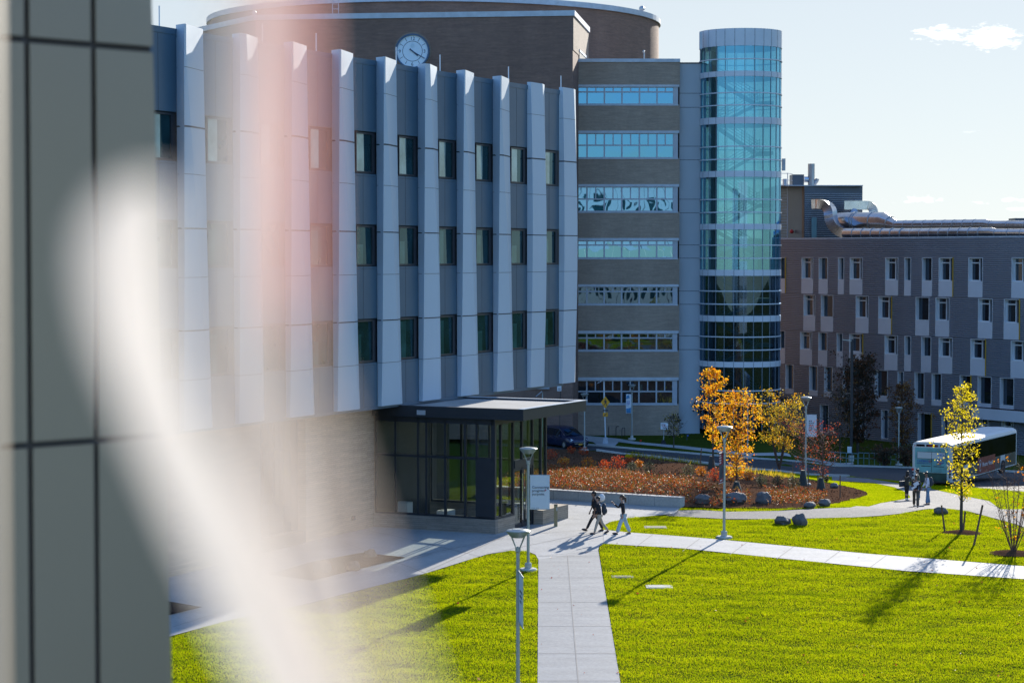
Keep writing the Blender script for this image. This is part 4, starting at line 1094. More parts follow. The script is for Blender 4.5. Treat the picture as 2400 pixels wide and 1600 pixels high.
b, t = T(1790, 1015, 925); tree('bare_shrub', b, t, 4.4, 'dark rusty shrub in shade at the foot of the round tower', ['leaf_rust', 'leaf_dark'], 22, 1800, .18, 'vase', .05, TG, 50, .1, multi=6)
b, t = T(2375, 1296, 1085); tree('serviceberry', b, t, 2.7, 'nearly bare many-stemmed shrub with orange tips on the lawn edge', ['leaf_orange'], 23, 150, .085, 'vase', .015, TG, 110, .14, 'twig', multi=14, gap=.75)
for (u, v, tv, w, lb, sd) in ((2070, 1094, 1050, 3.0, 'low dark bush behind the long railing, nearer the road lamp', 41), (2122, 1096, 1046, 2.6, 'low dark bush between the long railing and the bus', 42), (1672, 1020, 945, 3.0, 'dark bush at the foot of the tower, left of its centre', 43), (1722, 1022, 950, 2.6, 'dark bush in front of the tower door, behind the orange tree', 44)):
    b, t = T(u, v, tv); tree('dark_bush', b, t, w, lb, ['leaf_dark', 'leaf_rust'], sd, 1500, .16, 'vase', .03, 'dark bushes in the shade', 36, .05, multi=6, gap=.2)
# mulch rings under the two lawn trees
for (u, v, r, lb) in ((2256, 1249, .85, 'mulch ring round the staked yellow tree'), (2373, 1297, .95, 'mulch ring round the bare many-stemmed shrub')):
    c = G(u, v); m = MB(); m.lathe([(0, .12), (r * .5, .10), (r, .02)], 24, Matrix.Translation(c)); single('mulch_ring', MB().add([Vector(p) for p in m.v], m.f), 'mulch', c, lb, 'mulch', 'mulch rings')
def shrub(name, u, v, w, h, mat, label, seed, zf=zbed, n=260, ls=.10, group='shrubs in the planting bed'):
    c = G(u, v, zf); rg = random.Random(seed); th = Thing(name, c, label, 'shrub', group)
    sm = MB(); lf = MB()
    for k in range(16):
        a = rg.uniform(0, 6.28); e = c + Vector((math.cos(a) * w * .42 * rg.random(), math.sin(a) * w * .42 * rg.random(), h * rg.uniform(.6, 1)))
        sm.tube([c + Vector((0, 0, -.05)), c.lerp(e, .5) + Vector((math.cos(a), math.sin(a), 0)) * w * .08, e], [.012, .008, .004], 4, False)
    th.part('stem', sm, 'twig')
    for _ in range(n):
        while True:
            p = Vector((rg.uniform(-1, 1), rg.uniform(-1, 1), rg.uniform(-1, 1)))
            if .25 < p.length < 1: break
        q = 1 + .3 * mnoise.noise(p * 2 + Vector((seed, 0, 0)))
        lf.leaf(c + Vector((p.x * w / 2 * q, p.y * w / 2 * q, h * .52 + p.z * h * .5 * q)), ls, rg)
    th.part('foliage', lf, mat)
def q4(x, y): return 1250 + x / 5.88, 1040 + y / 5.88
def q7(x, y): return 1600 + x / 3.92, 850 + y / 3.92
SH = [('orange_shrub', q4(755, 335), 1.05, .75, 'shrub_orange', 'orange-yellow shrub, leftmost of the sunlit row above the red ground cover'),
      ('red_shrub', q4(975, 365), .75, .7, 'shrub_red', 'small red-orange shrub between the orange-yellow and the big red one'),
      ('red_shrub', q4(1160, 365), 1.1, .95, 'shrub_red', 'largest scarlet shrub in the sunlit row'),
      ('red_shrub', q4(1325, 290), .7, .55, 'shrub_red', 'red shrub just behind the first pale green shrub'),
      ('orange_shrub', q4(1455, 322), .6, .5, 'shrub_orange', 'faded orange shrub between the two pale green shrubs'),
      ('green_shrub', q4(1365, 405), .75, .75, 'leaf_green', 'pale green shrub next to the scarlet one'),
      ('green_shrub', q4(1590, 425), .8, .8, 'leaf_green', 'pale green shrub, second from the scarlet one'),
      ('green_shrub', q4(2140, 465), .8, .8, 'leaf_green', 'lone green shrub left of the wooden stake and red banner'),
      ('orange_shrub', q4(2310, 440), .7, .6, 'shrub_orange', 'orange shrub immediately right of the lone green shrub'),
      ('orange_shrub', q7(300, 1085), .95, .8, 'shrub_red', 'vivid orange-red shrub just left of the red banner'),
      ('orange_shrub', q7(440, 1090), .85, .7, 'shrub_orange', 'orange shrub under the bright orange tree, right of the red banner'),
      ('orange_shrub', q7(605, 1080), .85, .65, 'shrub_orange', 'orange shrub under the right edge of the bright orange tree'),
      ('green_shrub', q7(725, 1145), .7, .72, 'leaf_green', 'green shrub nearest the orange tree, first of three in a row'),
      ('green_shrub', q7(868, 1145), .72, .72, 'leaf_green', 'green shrub, middle of the row of three'),
      ('green_shrub', q7(1018, 1155), .72, .78, 'leaf_green', 'green shrub beside the tree guard, last of the row of three'),
      ('green_shrub', q7(1320, 1092), .42, .4, 'leaf_green', 'tiny green shrub between the two right-hand tree guards and boulder'),
      ('rust_shrub', q4(250, 220), 1.2, .8, 'shrub_red', 'shaded dark red shrub behind the glass porch corner'),
      ('rust_shrub', q4(420, 300), .9, .6, 'shrub_orange', 'shaded rusty shrub low in front of the parked car'),
      ('rust_shrub', q4(690, 160), .9, .7, 'shrub_red', 'shaded dark red shrub below the nose of the car'),
      ('rust_shrub', q4(520, 130), .8, .6, 'shrub_red', 'shaded dark red shrub below the middle of the car'),
      ('yellow_shrub', q4(1310, 205), .5, .35, 'leaf_yellow', 'small yellow plant on the crest of the bed')]
for i, (nm, (u, v), w, h, mt, lb) in enumerate(SH): shrub(nm, u, v, w, h, mt, lb, 100 + i, n=330 if 'green' in nm else 260, ls=.085 if 'green' in nm else .1)
# red ground cover, a mass
def cover():
    rg = random.Random(9); mb = MB()
    polys = [([(1240,1100),(1330,1098),(1420,1106),(1500,1118),(1600,1126),(1660,1140),(1700,1155),(1760,1160),(1760,1182),(1690,1187),(1620,1186),(1612,1184),WB + WBack * .4,WA + WBack * .4,WA - WDir * 2 + WBack * .4], 15500),
             ([(1790,1150),(1880,1152),(1940,1163),(1932,1178),(1868,1186),(1800,1185)], 2600)]
    for poly, n in polys:
        W = world_bed(poly); xs = [p[0] for p in W]; ys = [p[1] for p in W]
        cnt = 0
        while cnt < n:
            X = np.array([rg.uniform(min(xs), max(xs)) for _ in range(400)]); Y = np.array([rg.uniform(min(ys), max(ys)) for _ in range(400)])
            k = inside(W, X, Y)
            for x, y in zip(X[k], Y[k]):
                d = mnoise.noise(Vector((x * .8, y * .8, 2))) 
                if rg.random() > .65 + d: continue
                z = zbed(x, y) + rg.uniform(.02, .34) * (1 + .4 * d)
                for _ in range(2): mb.leaf((x + rg.gauss(0, .05), y + rg.gauss(0, .05), z + rg.gauss(0, .03)), .10, rg, .4); cnt += 1
    struct('red_ground_cover', mb, 'cover_red', 'stuff')
    mb = MB()                             # dry stems and bark chips on the open mulch
    W = world_bed(BED); xs = [p[0] for p in W]; ys = [p[1] for p in W]
    X = np.array([rg.uniform(min(xs), max(xs)) for _ in range(9000)]); Y = np.array([rg.uniform(min(ys), max(ys)) for _ in range(9000)])
    k = inside(W, X, Y)
    for x, y in zip(X[k], Y[k]):
        mb.leaf((x, y, zbed(x, y) + rg.uniform(.0, .05)), rg.choice((.06, .1, .16)), rg, .8)
    struct('bark_litter', mb, 'bark_chip', 'stuff')
    mb = MB()
    for (u0, v0, u1, v1, n) in ((1470, 1064, 1640, 1083, 240), (1700, 1095, 1860, 1117, 260)):
        for _ in range(n):
            t = rg.random(); p = G(u0 + (u1 - u0) * t + rg.gauss(0, 4), v0 + (v1 - v0) * t + 1.5 + abs(rg.gauss(0, 2.5)), zbed); h = rg.uniform(.15, .5)
            mb.add([p + Vector((-.02, 0, 0)), p + Vector((.02, 0, 0)), p + Vector((rg.gauss(0, .12), rg.gauss(0, .1), h))], [(0, 1, 2)])
    struct('dry_grass', mb, 'leaf_yellowgreen', 'stuff')
cover()
# boulders
def boulder(u, v, sx, sy, sz, label, seed, zf=zt, rot=0, mat='stone', grp='boulders'):
    c = G(u, v, zf); m = MB()
    sx *= .55; sy *= .65; sz *= .6
    m.ball(c + Vector((0, 0, sz * .36)), (sx, sy, sz * .62), 28, 18, Matrix.Rotation(rot, 3, 'Z'), .24, seed)
    single('boulder', m, mat, c, label, 'boulder', grp, True)
BO = [(q7(185, 1290), .72, .5, .75, 'grey boulder half hidden in red ground cover, beside the end of the concrete wall', zbed), (q7(480, 1285), 1.15, .55, .8, 'long flat-topped boulder in the bed below the orange tree', zbed),
      (q7(745, 1290), .70, .55, .95, 'rounded dark boulder right of the long flat-topped one', zbed), (q7(1165, 1325), .6, .4, .42, 'low flat boulder at the grass edge of the bed', zbed),
      (q7(1302, 1312), .62, .42, .55, 'rounded boulder touching the low flat one at the grass edge', zbed), (q7(1392, 1148), .58, .4, .5, 'smooth boulder near the tip of the planting bed', zbed),
      (q7(915, 1482), .85, .5, .6, 'dark angular boulder on the lawn, left of a touching pair', zt), (q7(1075, 1490), .65, .45, .85, 'smooth egg-shaped boulder on the lawn, right of a touching pair', zt),
      ((2204, 1203), .58, .45, .55, 'dark block-like boulder beside the walking group on the lawn edge', zt),
      ((756, 1341), .62, .6, .8, 'pale boulder, largest of three in the planter by the stone wall', zt), ((829, 1337), .45, .4, .62, 'angular pale boulder, middle of three in the planter', zt), ((868, 1307), .48, .4, .58, 'rounded pinkish boulder at the far corner of the planter', zt)]
for i, ((u, v), a, b_, c_, lb, zf_) in enumerate(BO): boulder(u, v, a, b_, c_, lb, 31 + i, zf_, .3 * i, 'stone_warm' if i > 8 else 'stone')
# stakes
def stake(p0, p1, label, zf=zbed, r=.035):
    a = G(*p0, zf); b = PX(p1[0], p1[1], a.y + .1); m = MB(); m.tube([a + Vector((0, 0, -.2)), b], [r, r * .9], 6); single('wooden_stake', m, 'stake_wood', a, label, 'stake', 'wooden tree stakes')
stake(q7(155, 980), q7(172, 785), 'wooden stake at the back of the bed, left of the golden tree'); stake(q7(1012, 1050), q7(1014, 920), 'thin stake behind the last green shrub of the row')
stake(q7(1158, 1195), q7(1152, 990), 'stake right of the banner lamp in the bed'); stake(q7(1240, 1150), q7(1242, 1030), 'short stake beside the right red tree'); stake(q7(1446, 1240), q7(1447, 1032), 'stake near the tip of the bed, in front of the smooth boulder')
q8 = lambda x, y: (2000 + x / 3.135, 850 + y / 3.135)
stake(q8(676, 1240), q8(648, 1045), 'tilted stake by the yellow tree, on its block-boulder side', zt, .04); stake(q8(803, 1242), q8(822, 1090), 'stake just behind the yellow tree trunk', zt, .04); stake(q8(878, 1342), q8(950, 1043), 'long leaning stake in front of the yellow tree', zt, .045)
for (x, y, h, lb) in ((1105, 1128, .95, 'dark tree guard round the trunk by the banner lamp'), (1270, 1200, .9, 'dark tree guard beside the right-hand stakes'), (495, 1200, .6, 'dark tree guard at the foot of the bright orange tree'), (265, 985, .95, 'dark tree guard at the foot of the golden tree')):
    c = G(*q7(x, y), zbed); m = MB(); m.lathe([(.30, -.05), (.24, h * .4), (.12, h), (.02, h)], 10, Matrix.Translation(c)); single('tree_guard', m, 'tree_guard', c, lb, 'tree guard', 'dark tree watering bags')
# ------------------------------------------------------------------ lamps, banners, signs, walls, bollard
LH = 4.62
def make_lamp(label):
    th = Thing('street_lamp', (0, 0, 0), label, 'lamp', 'round topped path lamps')
    m = MB(); m.tube([(0, 0, .1), (0, 0, LH - .62)], [.058, .052], 12); th.part('pole', m, 'lamp_metal', smooth=True)
    m = MB(); m.lathe([(.34, -.15), (.34, .06), (.30, .10), (.13, .11), (.13, .27), (.10, .31), (.06, .32)], 20); th.part('base', m, 'wall_concrete')
    m = MB(); m.lathe([(.052, LH - .64), (.075, LH - .60), (.075, LH - .50), (.03, LH - .47)], 14); th.part('collar', m, 'lamp_metal')
    for k in range(4):
        a = R(45 + 90 * k); m = MB(); c, s = math.cos(a), math.sin(a)
        m.tube([(c * .06, s * .06, LH - .56), (c * .10, s * .10, LH - .46), (c * .27, s * .27, LH - .16)], .016, 6); th.part('arm', m, 'lamp_metal')
    m = MB(); m.lathe([(0, LH - .20), (.20, LH - .20), (.33, LH - .06), (.335, LH - .025), (.30, LH), (.16, LH + .015), (.16, LH + .028), (0, LH + .03)], 28); hd = th.part('head', m, 'lamp_metal', smooth=True)
    m = MB(); m.lathe([(0, LH - .215), (.17, LH - .215), (.17, LH - .205), (0, LH - .2)], 24); th.part('lens', m, 'lamp_lens', hd)
    return th
first = make_lamp('lamp at the end of the path, carrying the white slogan banner'); lamps = []
def put_lamp(loc, label, h=LH):
    if not lamps: o = first.o
    else: o = copy_tree(first.o)
    o.location = loc; o['label'] = label; o.scale.z = h / LH; lamps.append(o); return o
# near lamp: its base is below the frame, its head at (1214,1242)
Yn = 61.6; near = Vector((XU(1214, Yn), Yn, 0)); near.z = zt(near.x, near.y)
l_far1 = G(1238, 1337); l_mid = G(1697, 1261); l_ban = G(1888, 1136, zbed)
def lamp_h(p, v): return ZV(v, p.y) - p.z
put_lamp(l_far1, 'lamp by the porch corner carrying the white slogan banner', lamp_h(l_far1, 1049))
put_lamp(near, 'closest and largest lamp, cut by the bottom edge, with an edge-on banner', lamp_h(near, 1241))
put_lamp(l_mid, 'lamp beside the straight concrete path, carrying the dark red banner', lamp_h(l_mid, 999))
put_lamp(l_ban, 'lamp among the red-leaved trees with a grey white banner', lamp_h(l_ban, 930))
for (u, v0, v1, lb) in ((1752, 1071, 921, 'lamp behind the bright orange tree in front of the round tower'), (1370, 1055, 922, 'lamp in front of the dark car, above the porch roof corner'), (1481, 1029, 901, 'shaded lamp with a blue and white banner before the ribbon windows'), (2106, 1090, 954, 'shaded lamp beside the orange-brown tree left of the bus')):
    p = G(u, v0); put_lamp(p, lb, lamp_h(p, v1))
# banners hang from the poles: their own things
def banner(lamp, u0, v0, u1, v1, mat, label, lines=(), curl=0.0, depth=0.0, size=None, extra=None, vskew=0):
    Y = lamp.y - .02; x0, x1 = XU(u0, Y), XU(u1, Y); z0, z1 = ZV(v1, Y), ZV(v0, Y)
    th = Thing('banner', (lamp.x, Y, z0), label, 'banner', 'banners on lamp poles')
    m = MB(); n = 10
    P = lambda s, t: Vector((x0 + (x1 - x0) * s, Y - depth * s + curl * math.sin(3.14 * t) * s, z0 + (z1 - z0) * t + vskew * s))
    for a, e in ((0, .012), (1, -.012)):
        pass
    vs = []; fs = []
    for k in range(n + 1):
        for s in (0, .25, .5, .75, 1.0): vs.append(P(s, k / n) + Vector((0, -.006, 0)))
    off = len(vs)
    vs += [p + Vector((0, .012, 0)) for p in vs]
    for k in range(n):
        for s in range(4):
            a = k * 5 + s; fs.append((a, a + 1, a + 6, a + 5)); fs.append((off + a, off + a + 5, off + a + 6, off + a + 1))
    m.add(vs, fs); cl = th.part('cloth', m, mat)
    m = MB()
    for t in (0, 1): m.tube([Vector((lamp.x, lamp.y, P(0, t).z)), P(1.03, t)], .018, 6)
    th.part('bracket', m, 'lamp_metal')
    return th, cl, P
def print_lines(th, cl, P, lines, mat, Y, x_at, depth=0):
    for (txt, s, t, size, mt) in lines:
        p = P(s, t); xd = (P(1, t) - P(0, t)); xd.z = 0
        if xd.x < 0: xd = -xd
        M = Matrix.Translation(p + Vector((0, -.014, 0))) @ Matrix.Rotation(math.atan2(xd.y, xd.x), 4, 'Z') @ Matrix.Rotation(R(90), 4, 'X')
        th.part('lettering', text_mesh(txt, size, M, .002), mt or mat, cl)
def print_bars(th, cl, P, bars, mat):     # lines of print too small to read
    for (s0, s1, t, h) in bars:
        m = MB(); o = Vector((0, -.016, 0))
        rg = random.Random(int(t * 1000)); s = s0; sg = 1 if s1 > s0 else -1
        while (s1 - s) * sg > .03:
            e = s + sg * min(abs(s1 - s), rg.uniform(.12, .3)); m.quad(P(s, t) + o, P(e - sg * .02, t) + o, P(e - sg * .02, t + h) + o, P(s, t + h) + o); s = e + sg * .03
        th.part('printed_line', m, mat, cl)
th, cl, P = banner(l_far1, 1242.5, 1113, 1288.5, 1192.5, 'banner_white', 'white banner reading Connecting progress + purpose')
w = XU(1288.5, l_far1.y) - XU(1242.5, l_far1.y)
fs_ = w * .185
print_lines(th, cl, P, [('Connecting', .10, .612, fs_, None), ('progress', .10, .515, fs_, None), ('purpose.', .10, .415, fs_, None), ('+', .71, .510, fs_ * 1.35, 'ink_red')], 'ink', 0, 0)
print_bars(th, cl, P, [(.06, .48, .035, .008)], 'ink')
th, cl, P = banner(near, 1216, 1335, 1226, 1453, 'banner_white', 'pale banner seen almost edge-on, on the closest lamp pole', curl=.18, depth=.75, vskew=-.10)
print_bars(th, cl, P, [(.2, .8, .60, .05), (.2, .7, .50, .05), (.2, .65, .40, .05)], 'ink')
th, cl, P = banner(l_mid, 1696, 1058, 1685, 1128, 'banner_red', 'dark red banner with white text on the lamp by the straight path', depth=.35, vskew=-.05)
m = MB(); Pm = lambda s, t: P(s, t) + Vector((0, -.018, 0))
m.quad(Pm(0.04, .14), Pm(1, .14), Pm(1, .60), Pm(.04, .60)); th.part('picture', m, 'banner_dark', cl)
print_bars(th, cl, P, [(.92, .45, .65 + .083 * k, .045) for k in range(4)] + [(.75, .15, .05, .045)], 'sign_white')
th, cl, P = banner(l_ban, 1891.5, 971.5, 1915.5, 1023, 'banner_white', 'grey white banner with small dark lines of text among red twigs')
print_bars(th, cl, P, [(.24, w_, .70 - .085 * k, .035) for k, w_ in enumerate((.55, .78, .72, .74, .6, .55))], 'ink')
Ls = G(1481, 1029)
th, cl, P = banner(Ls, 1480, 923, 1467.5, 968, 'banner_white', 'small blue and white banner before the lowest ribbon windows', depth=.1)
m = MB(); Pm = lambda s, t: P(s, t) + Vector((0, -.02, 0)); m.quad(Pm(.05, .02), Pm(.9, .02), Pm(1, .24), Pm(.05, .30)); m.quad(Pm(.3, .80), Pm(1, .74), Pm(.9, .9), Pm(.5, .95)); th.part('picture', m, 'banner_blue', cl)
print_bars(th, cl, P, [(.88, .25, .60, .035), (.88, .22, .53, .035), (.88, .25, .46, .035), (.88, .5, .39, .025)], 'ink_blue')

# retaining wall
a, b_ = WA, WB
M = frame(a, b_ - a); L = (b_ - a).length
rw = Thing('retaining_wall', (a + b_) / 2, 'low pale concrete retaining wall in front of the red ground cover', 'wall')
m = MB(); m.box(-3, L, 0, .42, -.6, .47, M); pb = m
m = MB(); m.box(-3.01, L + .012, -.015, .43, .47, .50, M); rw.part('coping', m, 'path_pale')
m = pb; m.cur = 1
for k in range(1, 6): m.box(L * k / 6 - .008, L * k / 6 + .008, -.004, .0, 0, .47, M)
rw.part('wall_block', m, ('wall_concrete', 'joint'))
# bollard
c = G(1302.5, 1234); m = MB(); z1 = ZV(1181, c.y) - c.z
bo = Thing('bollard', c, 'square bronze bollard with dark top on the plaza beside the slogan banner', 'bollard')
m.box(c.x - .075, c.x + .075, c.y - .075, c.y + .075, c.z, c.z + z1 - .03); bo.part('post', m, 'bollard_wood')
m = MB(); m.box(c.x - .08, c.x + .08, c.y - .08, c.y + .08, c.z + z1 - .03, c.z + z1); bo.part('cap', m, 'frame_dark')
m = MB(); m.box(c.x + .02, c.x + .07, c.y - .085, c.y - .075, c.z + .7, c.z + .85); bo.part('push_plate', m, 'lamp_metal')
# covers set in the lawn
for (u, v, w, d, lb) in ((1545, 1375.5, .95, .75, 'pale concrete access cover in the big lawn'), (1459, 1352, .8, .55, 'dark low access cover in the big lawn near the path'), (1536, 1236, .95, .8, 'access cover in the upper lawn between the two paths')):
    c = G(u, v); m = MB(); m.box(c.x - w / 2, c.x + w / 2, c.y - d / 2, c.y + d / 2, c.z - .1, c.z + .035); m.box(c.x - w / 2 + .08, c.x + w / 2 - .08, c.y - d / 2 + .08, c.y + d / 2 - .08, c.z + .035, c.z + .045)
    single('access_cover', m, 'wall_concrete' if u > 1540 else 'joint', c, lb, 'cover', 'access covers in the lawn')
# pedestrian crossing sign with solar panel
c = G(1419, 1040); Y = c.y
sg = Thing('crossing_sign', c, 'yellow diamond pedestrian crossing sign with arrow plate on a white pole', 'sign')
zz = lambda v: ZV(v, Y); xx = lambda u: XU(u, Y)
m = MB(); m.tube([(c.x, Y, c.z + .5), (xx(1415.5), Y, zz(893))], .055, 8); sg.part('pole', m, 'white_paint')
m = MB(); m.lathe([(.36, -.2), (.34, .18), (.27, .2), (.24, .55), (.1, .58)], 4, Matrix.Translation(c) @ Matrix.Rotation(R(45), 4, 'Z')); sg.part('base', m, 'frame_light')
m = MB(); cx, cz, r = xx(1419), zz(942.5), .52
m.prism([(0, -r), (r * .74, 0), (0, r), (-r * .74, 0)], .06, .08, Matrix.Translation((cx, Y, cz)) @ Matrix.Rotation(R(90), 4, 'X')); dm = sg.part('diamond_plate', m, 'sign_yellow')
m = MB(); Mx = Matrix.Translation((cx, Y - .085, cz)) @ Matrix.Rotation(R(90), 4, 'X')
def poly(mb, pts, M, th_=.004): mb.prism(pts, 0, th_, M)
m.lathe([(0, 0), (.05, 0), (.05, .004), (0, .004)], 12, Mx @ Matrix.Translation((.0, .25, 0)))
poly(m, [(-.06, .17), (.05, .18), (.07, 0), (-.04, -.02)], Mx); poly(m, [(-.04, -.02), (.03, -.02), (-.06, -.17), (-.12, -.30), (-.16, -.29), (-.09, -.13)], Mx); poly(m, [(.0, -.02), (.07, 0), (.09, -.15), (.15, -.29), (.10, -.30), (.04, -.14)], Mx)
poly(m, [(.05, .17), (.13, .08), (.15, .0), (.12, .0), (.09, .07), (.04, .12)], Mx); poly(m, [(-.06, .17), (-.13, .07), (-.12, -.02), (-.09, -.01), (-.09, .06), (-.04, .12)], Mx)
sg.part('walking_symbol', m, 'ink', dm)
m = MB(); m.box(xx(1413.5), xx(1425), Y - .08, Y - .06, zz(975.5), zz(966.5)); pl = sg.part('arrow_plate', m, 'sign_yellow')
m = MB(); Ma = Matrix.Translation((xx(1419), Y - .085, zz(971))) @ Matrix.Rotation(R(90), 4, 'X') @ Matrix.Rotation(R(225), 4, 'Z'); poly(m, [(-.14, -.03), (.03, -.03), (.03, -.09), (.15, 0), (.03, .09), (.03, .03), (-.14, .03)], Ma); sg.part('arrow', m, 'ink', pl)
m = MB(); m.box(xx(1413), xx(1426), Y - .1, Y - .06, zz(962.5), zz(960)); sg.part('flasher', m, 'frame_dark')
m = MB(); Ms = Matrix.Translation((xx(1408), Y, zz(893.5))) @ Matrix.Rotation(R(-28), 4, 'Y'); m.box(-.32, .28, -.25, .25, -.02, .02, Ms); sg.part('solar_panel', m, 'frame_light')
# second crossing pole top behind the porch roof
c2 = Vector((XU(1271.5, 186), 186, zt(0, 186))); p2 = Thing('solar_light_pole', c2, 'pole top with small tilted solar panel showing above the porch roof', 'pole')
m = MB(); m.tube([c2, (c2.x, 186, ZV(919, 186))], .05, 8); p2.part('pole', m, 'lamp_metal')
m = MB(); Ms = Matrix.Translation((XU(1264, 186), 186, ZV(922, 186))) @ Matrix.Rotation(R(-40), 4, 'Y'); m.box(-.35, .3, -.25, .25, -.02, .02, Ms); p2.part('solar_panel', m, 'frame_light')
# speed sign
c = G(1321, 1010); sp = Thing('speed_sign', c, 'yellow 20 MPH speed sign near the bicycle racks', 'sign'); Y = c.y
m = MB(); m.tube([c, (c.x, Y, ZV(972, Y))], .035, 6); sp.part('post', m, 'pole_dark')
m = MB(); m.box(XU(1314.5, Y), XU(1327.5, Y), Y - .06, Y - .04, ZV(984, Y), ZV(972, Y)); pt = sp.part('plate', m, 'sign_yellow')
Mt = Matrix.Translation((XU(1321, Y), Y - .064, ZV(979, Y))) @ Matrix.Rotation(R(90), 4, 'X'); tm = text_mesh('20', .25, Mt, .002, 'CENTER'); t2 = text_mesh('MPH', .12, Mt @ Matrix.Translation((0, -.14, 0)), .002, 'CENTER'); tm.add(t2.v, t2.f); sp.part('lettering', tm, 'ink', pt)
# notice on the brick wall under the overhang
Y = 186.5; c = Vector((XU(1311, Y), Y, zt(0, Y))); nt = Thing('notice_sign', c, 'small white notice on a dark post under the end of the finned overhang', 'sign')
m = MB(); m.tube([c, (c.x + .1, Y, ZV(903, Y))], .03, 6); nt.part('post', m, 'pole_dark')
m = MB(); m.box(XU(1306, Y), XU(1316, Y), Y - .05, Y - .03, ZV(916, Y), ZV(903, Y)); pt = nt.part('plate', m, 'sign_white')
m = MB(); 
for v in (910, 913): m.box(XU(1308, Y), XU(1314, Y), Y - .055, Y - .05, ZV(v + .6, Y), ZV(v - .6, Y))
nt.part('printed_line', m, 'ink', pt)
# lawn sign
c = G(1555, 1041); Y = c.y; ls = Thing('lawn_sign', c, 'white temporary sign with red and blue lines on a weighted stand', 'sign')
m = MB(); m.tube([(c.x, Y, c.z + .2), (c.x + .04, Y, ZV(1005, Y))], .04, 6); ls.part('post', m, 'lamp_metal')
m = MB(); m.lathe([(.34, -.05), (.30, .08), (.16, .36), (.05, .4)], 4, Matrix.Translation(c) @ Matrix.Rotation(R(45), 4, 'Z')); ls.part('stand', m, 'rubber')
m = MB(); m.box(XU(1549, Y), XU(1566.5, Y), Y - .06, Y - .03, ZV(1005.5, Y), ZV(990, Y)); pt = ls.part('board', m, 'sign_white')
for (u0, u1, v, mt) in ((1552, 1560, 994.4, 'ink_red'), (1552, 1564, 998.8, 'ink_red'), (1554, 1563, 1002.6, 'ink')):
    m = MB(); q = u0
    while q < u1: m.box(XU(q, Y), XU(min(u1, q + 1.6), Y), Y - .064, Y - .06, ZV(v + .8, Y), ZV(v - .8, Y)); q += 2.1
    ls.part('printed_line', m, mt, pt)
# tall dark road lamp
c = G(1995, 1080); Y = c.y; tl = Thing('road_lamp', c, 'tall dark square road lamp pole with a flat head, before the rust-brown tree', 'lamp')
m = MB(); m.box(c.x - .11, c.x + .11, Y - .11, Y + .11, c.z, ZV(795, Y)); tl.part('pole', m, 'pole_dark')
m = MB(); Ms = Matrix.Translation((XU(1987, Y), Y, ZV(797, Y))) @ Matrix.Rotation(R(6), 4, 'Y'); m.box(-.42, .34, -.16, .16, -.04, .04, Ms); m.box(.3, .42, -.05, .05, -.02, .1, Ms); tl.part('lamp_head', m, 'lamp_metal')
m = MB(); m.lathe([(.25, -.1), (.25, .5), (.12, .52)], 12, Matrix.Translation(c)); tl.part('base', m, 'wall_concrete')
m = MB(); Yp = c.y - .3; m.box(XU(1988, Yp), XU(1998, Yp), Yp - .03, Yp, ZV(1062, Yp), ZV(1046, Yp)); tl.part('notice_plate', m, 'sign_white')
# metal railings by the road
def railing(p0, p1, h, n, label):
    a, b = G(*p0), G(*p1); th = Thing('railing', (a + b) / 2, label, 'railing', 'railings along the road'); m = MB(); up = Vector((0, 0, h))
    for k in (1.0, .55): m.tube([a + up * k, b + up * k], .03, 6)
    th.part('rail', m, 'rail_blue')
    for k in range(n + 1):
        p = a.lerp(b, k / n); m = MB(); m.tube([p, p + up], .028, 6); th.part('post', m, 'rail_blue')
railing((1943, 1085), (2010, 1089), .95, 5, 'pale green railing just left of the dark road lamp'); railing((2012, 1088), (2100, 1092), 1.0, 7, 'long pale green railing between the dark road lamp and the bus')
railing((2110, 1052), (2146, 1058), .9, 4, 'short upper railing behind the shaded lamp near the bus')
# bicycle racks and bicycles in the shade
def make_bike(label):
    th = Thing('bicycle', (0, 0, 0), label, 'bicycle', 'bicycles parked in the racks')
    for x in (-.52, .52):
        m = MB(); Mw = Matrix.Translation((x, 0, .34)) @ Matrix.Rotation(R(90), 4, 'X'); m.lathe([(.31, -.02), (.345, 0), (.31, .02)], 20, Mw)
        for k in range(6): m.tube([Mw @ Vector((0, 0, 0)), Mw @ Vector((.32 * math.cos(k * 1.047), .32 * math.sin(k * 1.047), 0))], .006, 4, False)
        th.part('wheel', m, 'rubber')
    m = MB(); bb, st, hd = (-.06, 0, .32), (-.2, 0, .82), (.36, 0, .8)
    for p, q in ((bb, st), (bb, hd), (st, hd), (bb, (-.52, 0, .34)), (st, (-.52, 0, .34)), (hd, (.52, 0, .34)), (hd, (.33, 0, .98))): m.tube([p, q], .02, 6)
    th.part('bike_frame', m, 'ink_blue')
    m = MB(); m.ball((-.22, 0, .88), (.14, .07, .04)); th.part('saddle', m, 'rubber')
    m = MB(); m.tube([(.28, -.28, 1.0), (.36, -.1, 1.02), (.36, .1, 1.02), (.28, .28, 1.0)], .016, 6); th.part('handlebar', m, 'iron')
    return th
bk = make_bike('bicycle'); spots = [((1293, 1004), .3, 'blue bicycle nearest the porch, under the roof corner'), ((1310, 1005), .5, 'bicycle just behind the yellow speed sign'), ((1385, 1012), 1.2, 'bicycle in the rack left of the crossing sign pole'), ((1436, 1012), .7, 'bicycle in the rack right of the crossing sign pole'), ((1400, 1013), 1.0, 'bicycle tight against the crossing sign pole')]
for i, (px, rz, lb) in enumerate(spots):
    o = bk.o if i == 0 else copy_tree(bk.o); o.location = G(*px); o.rotation_euler = (0, 0, rz); o['label'] = lb
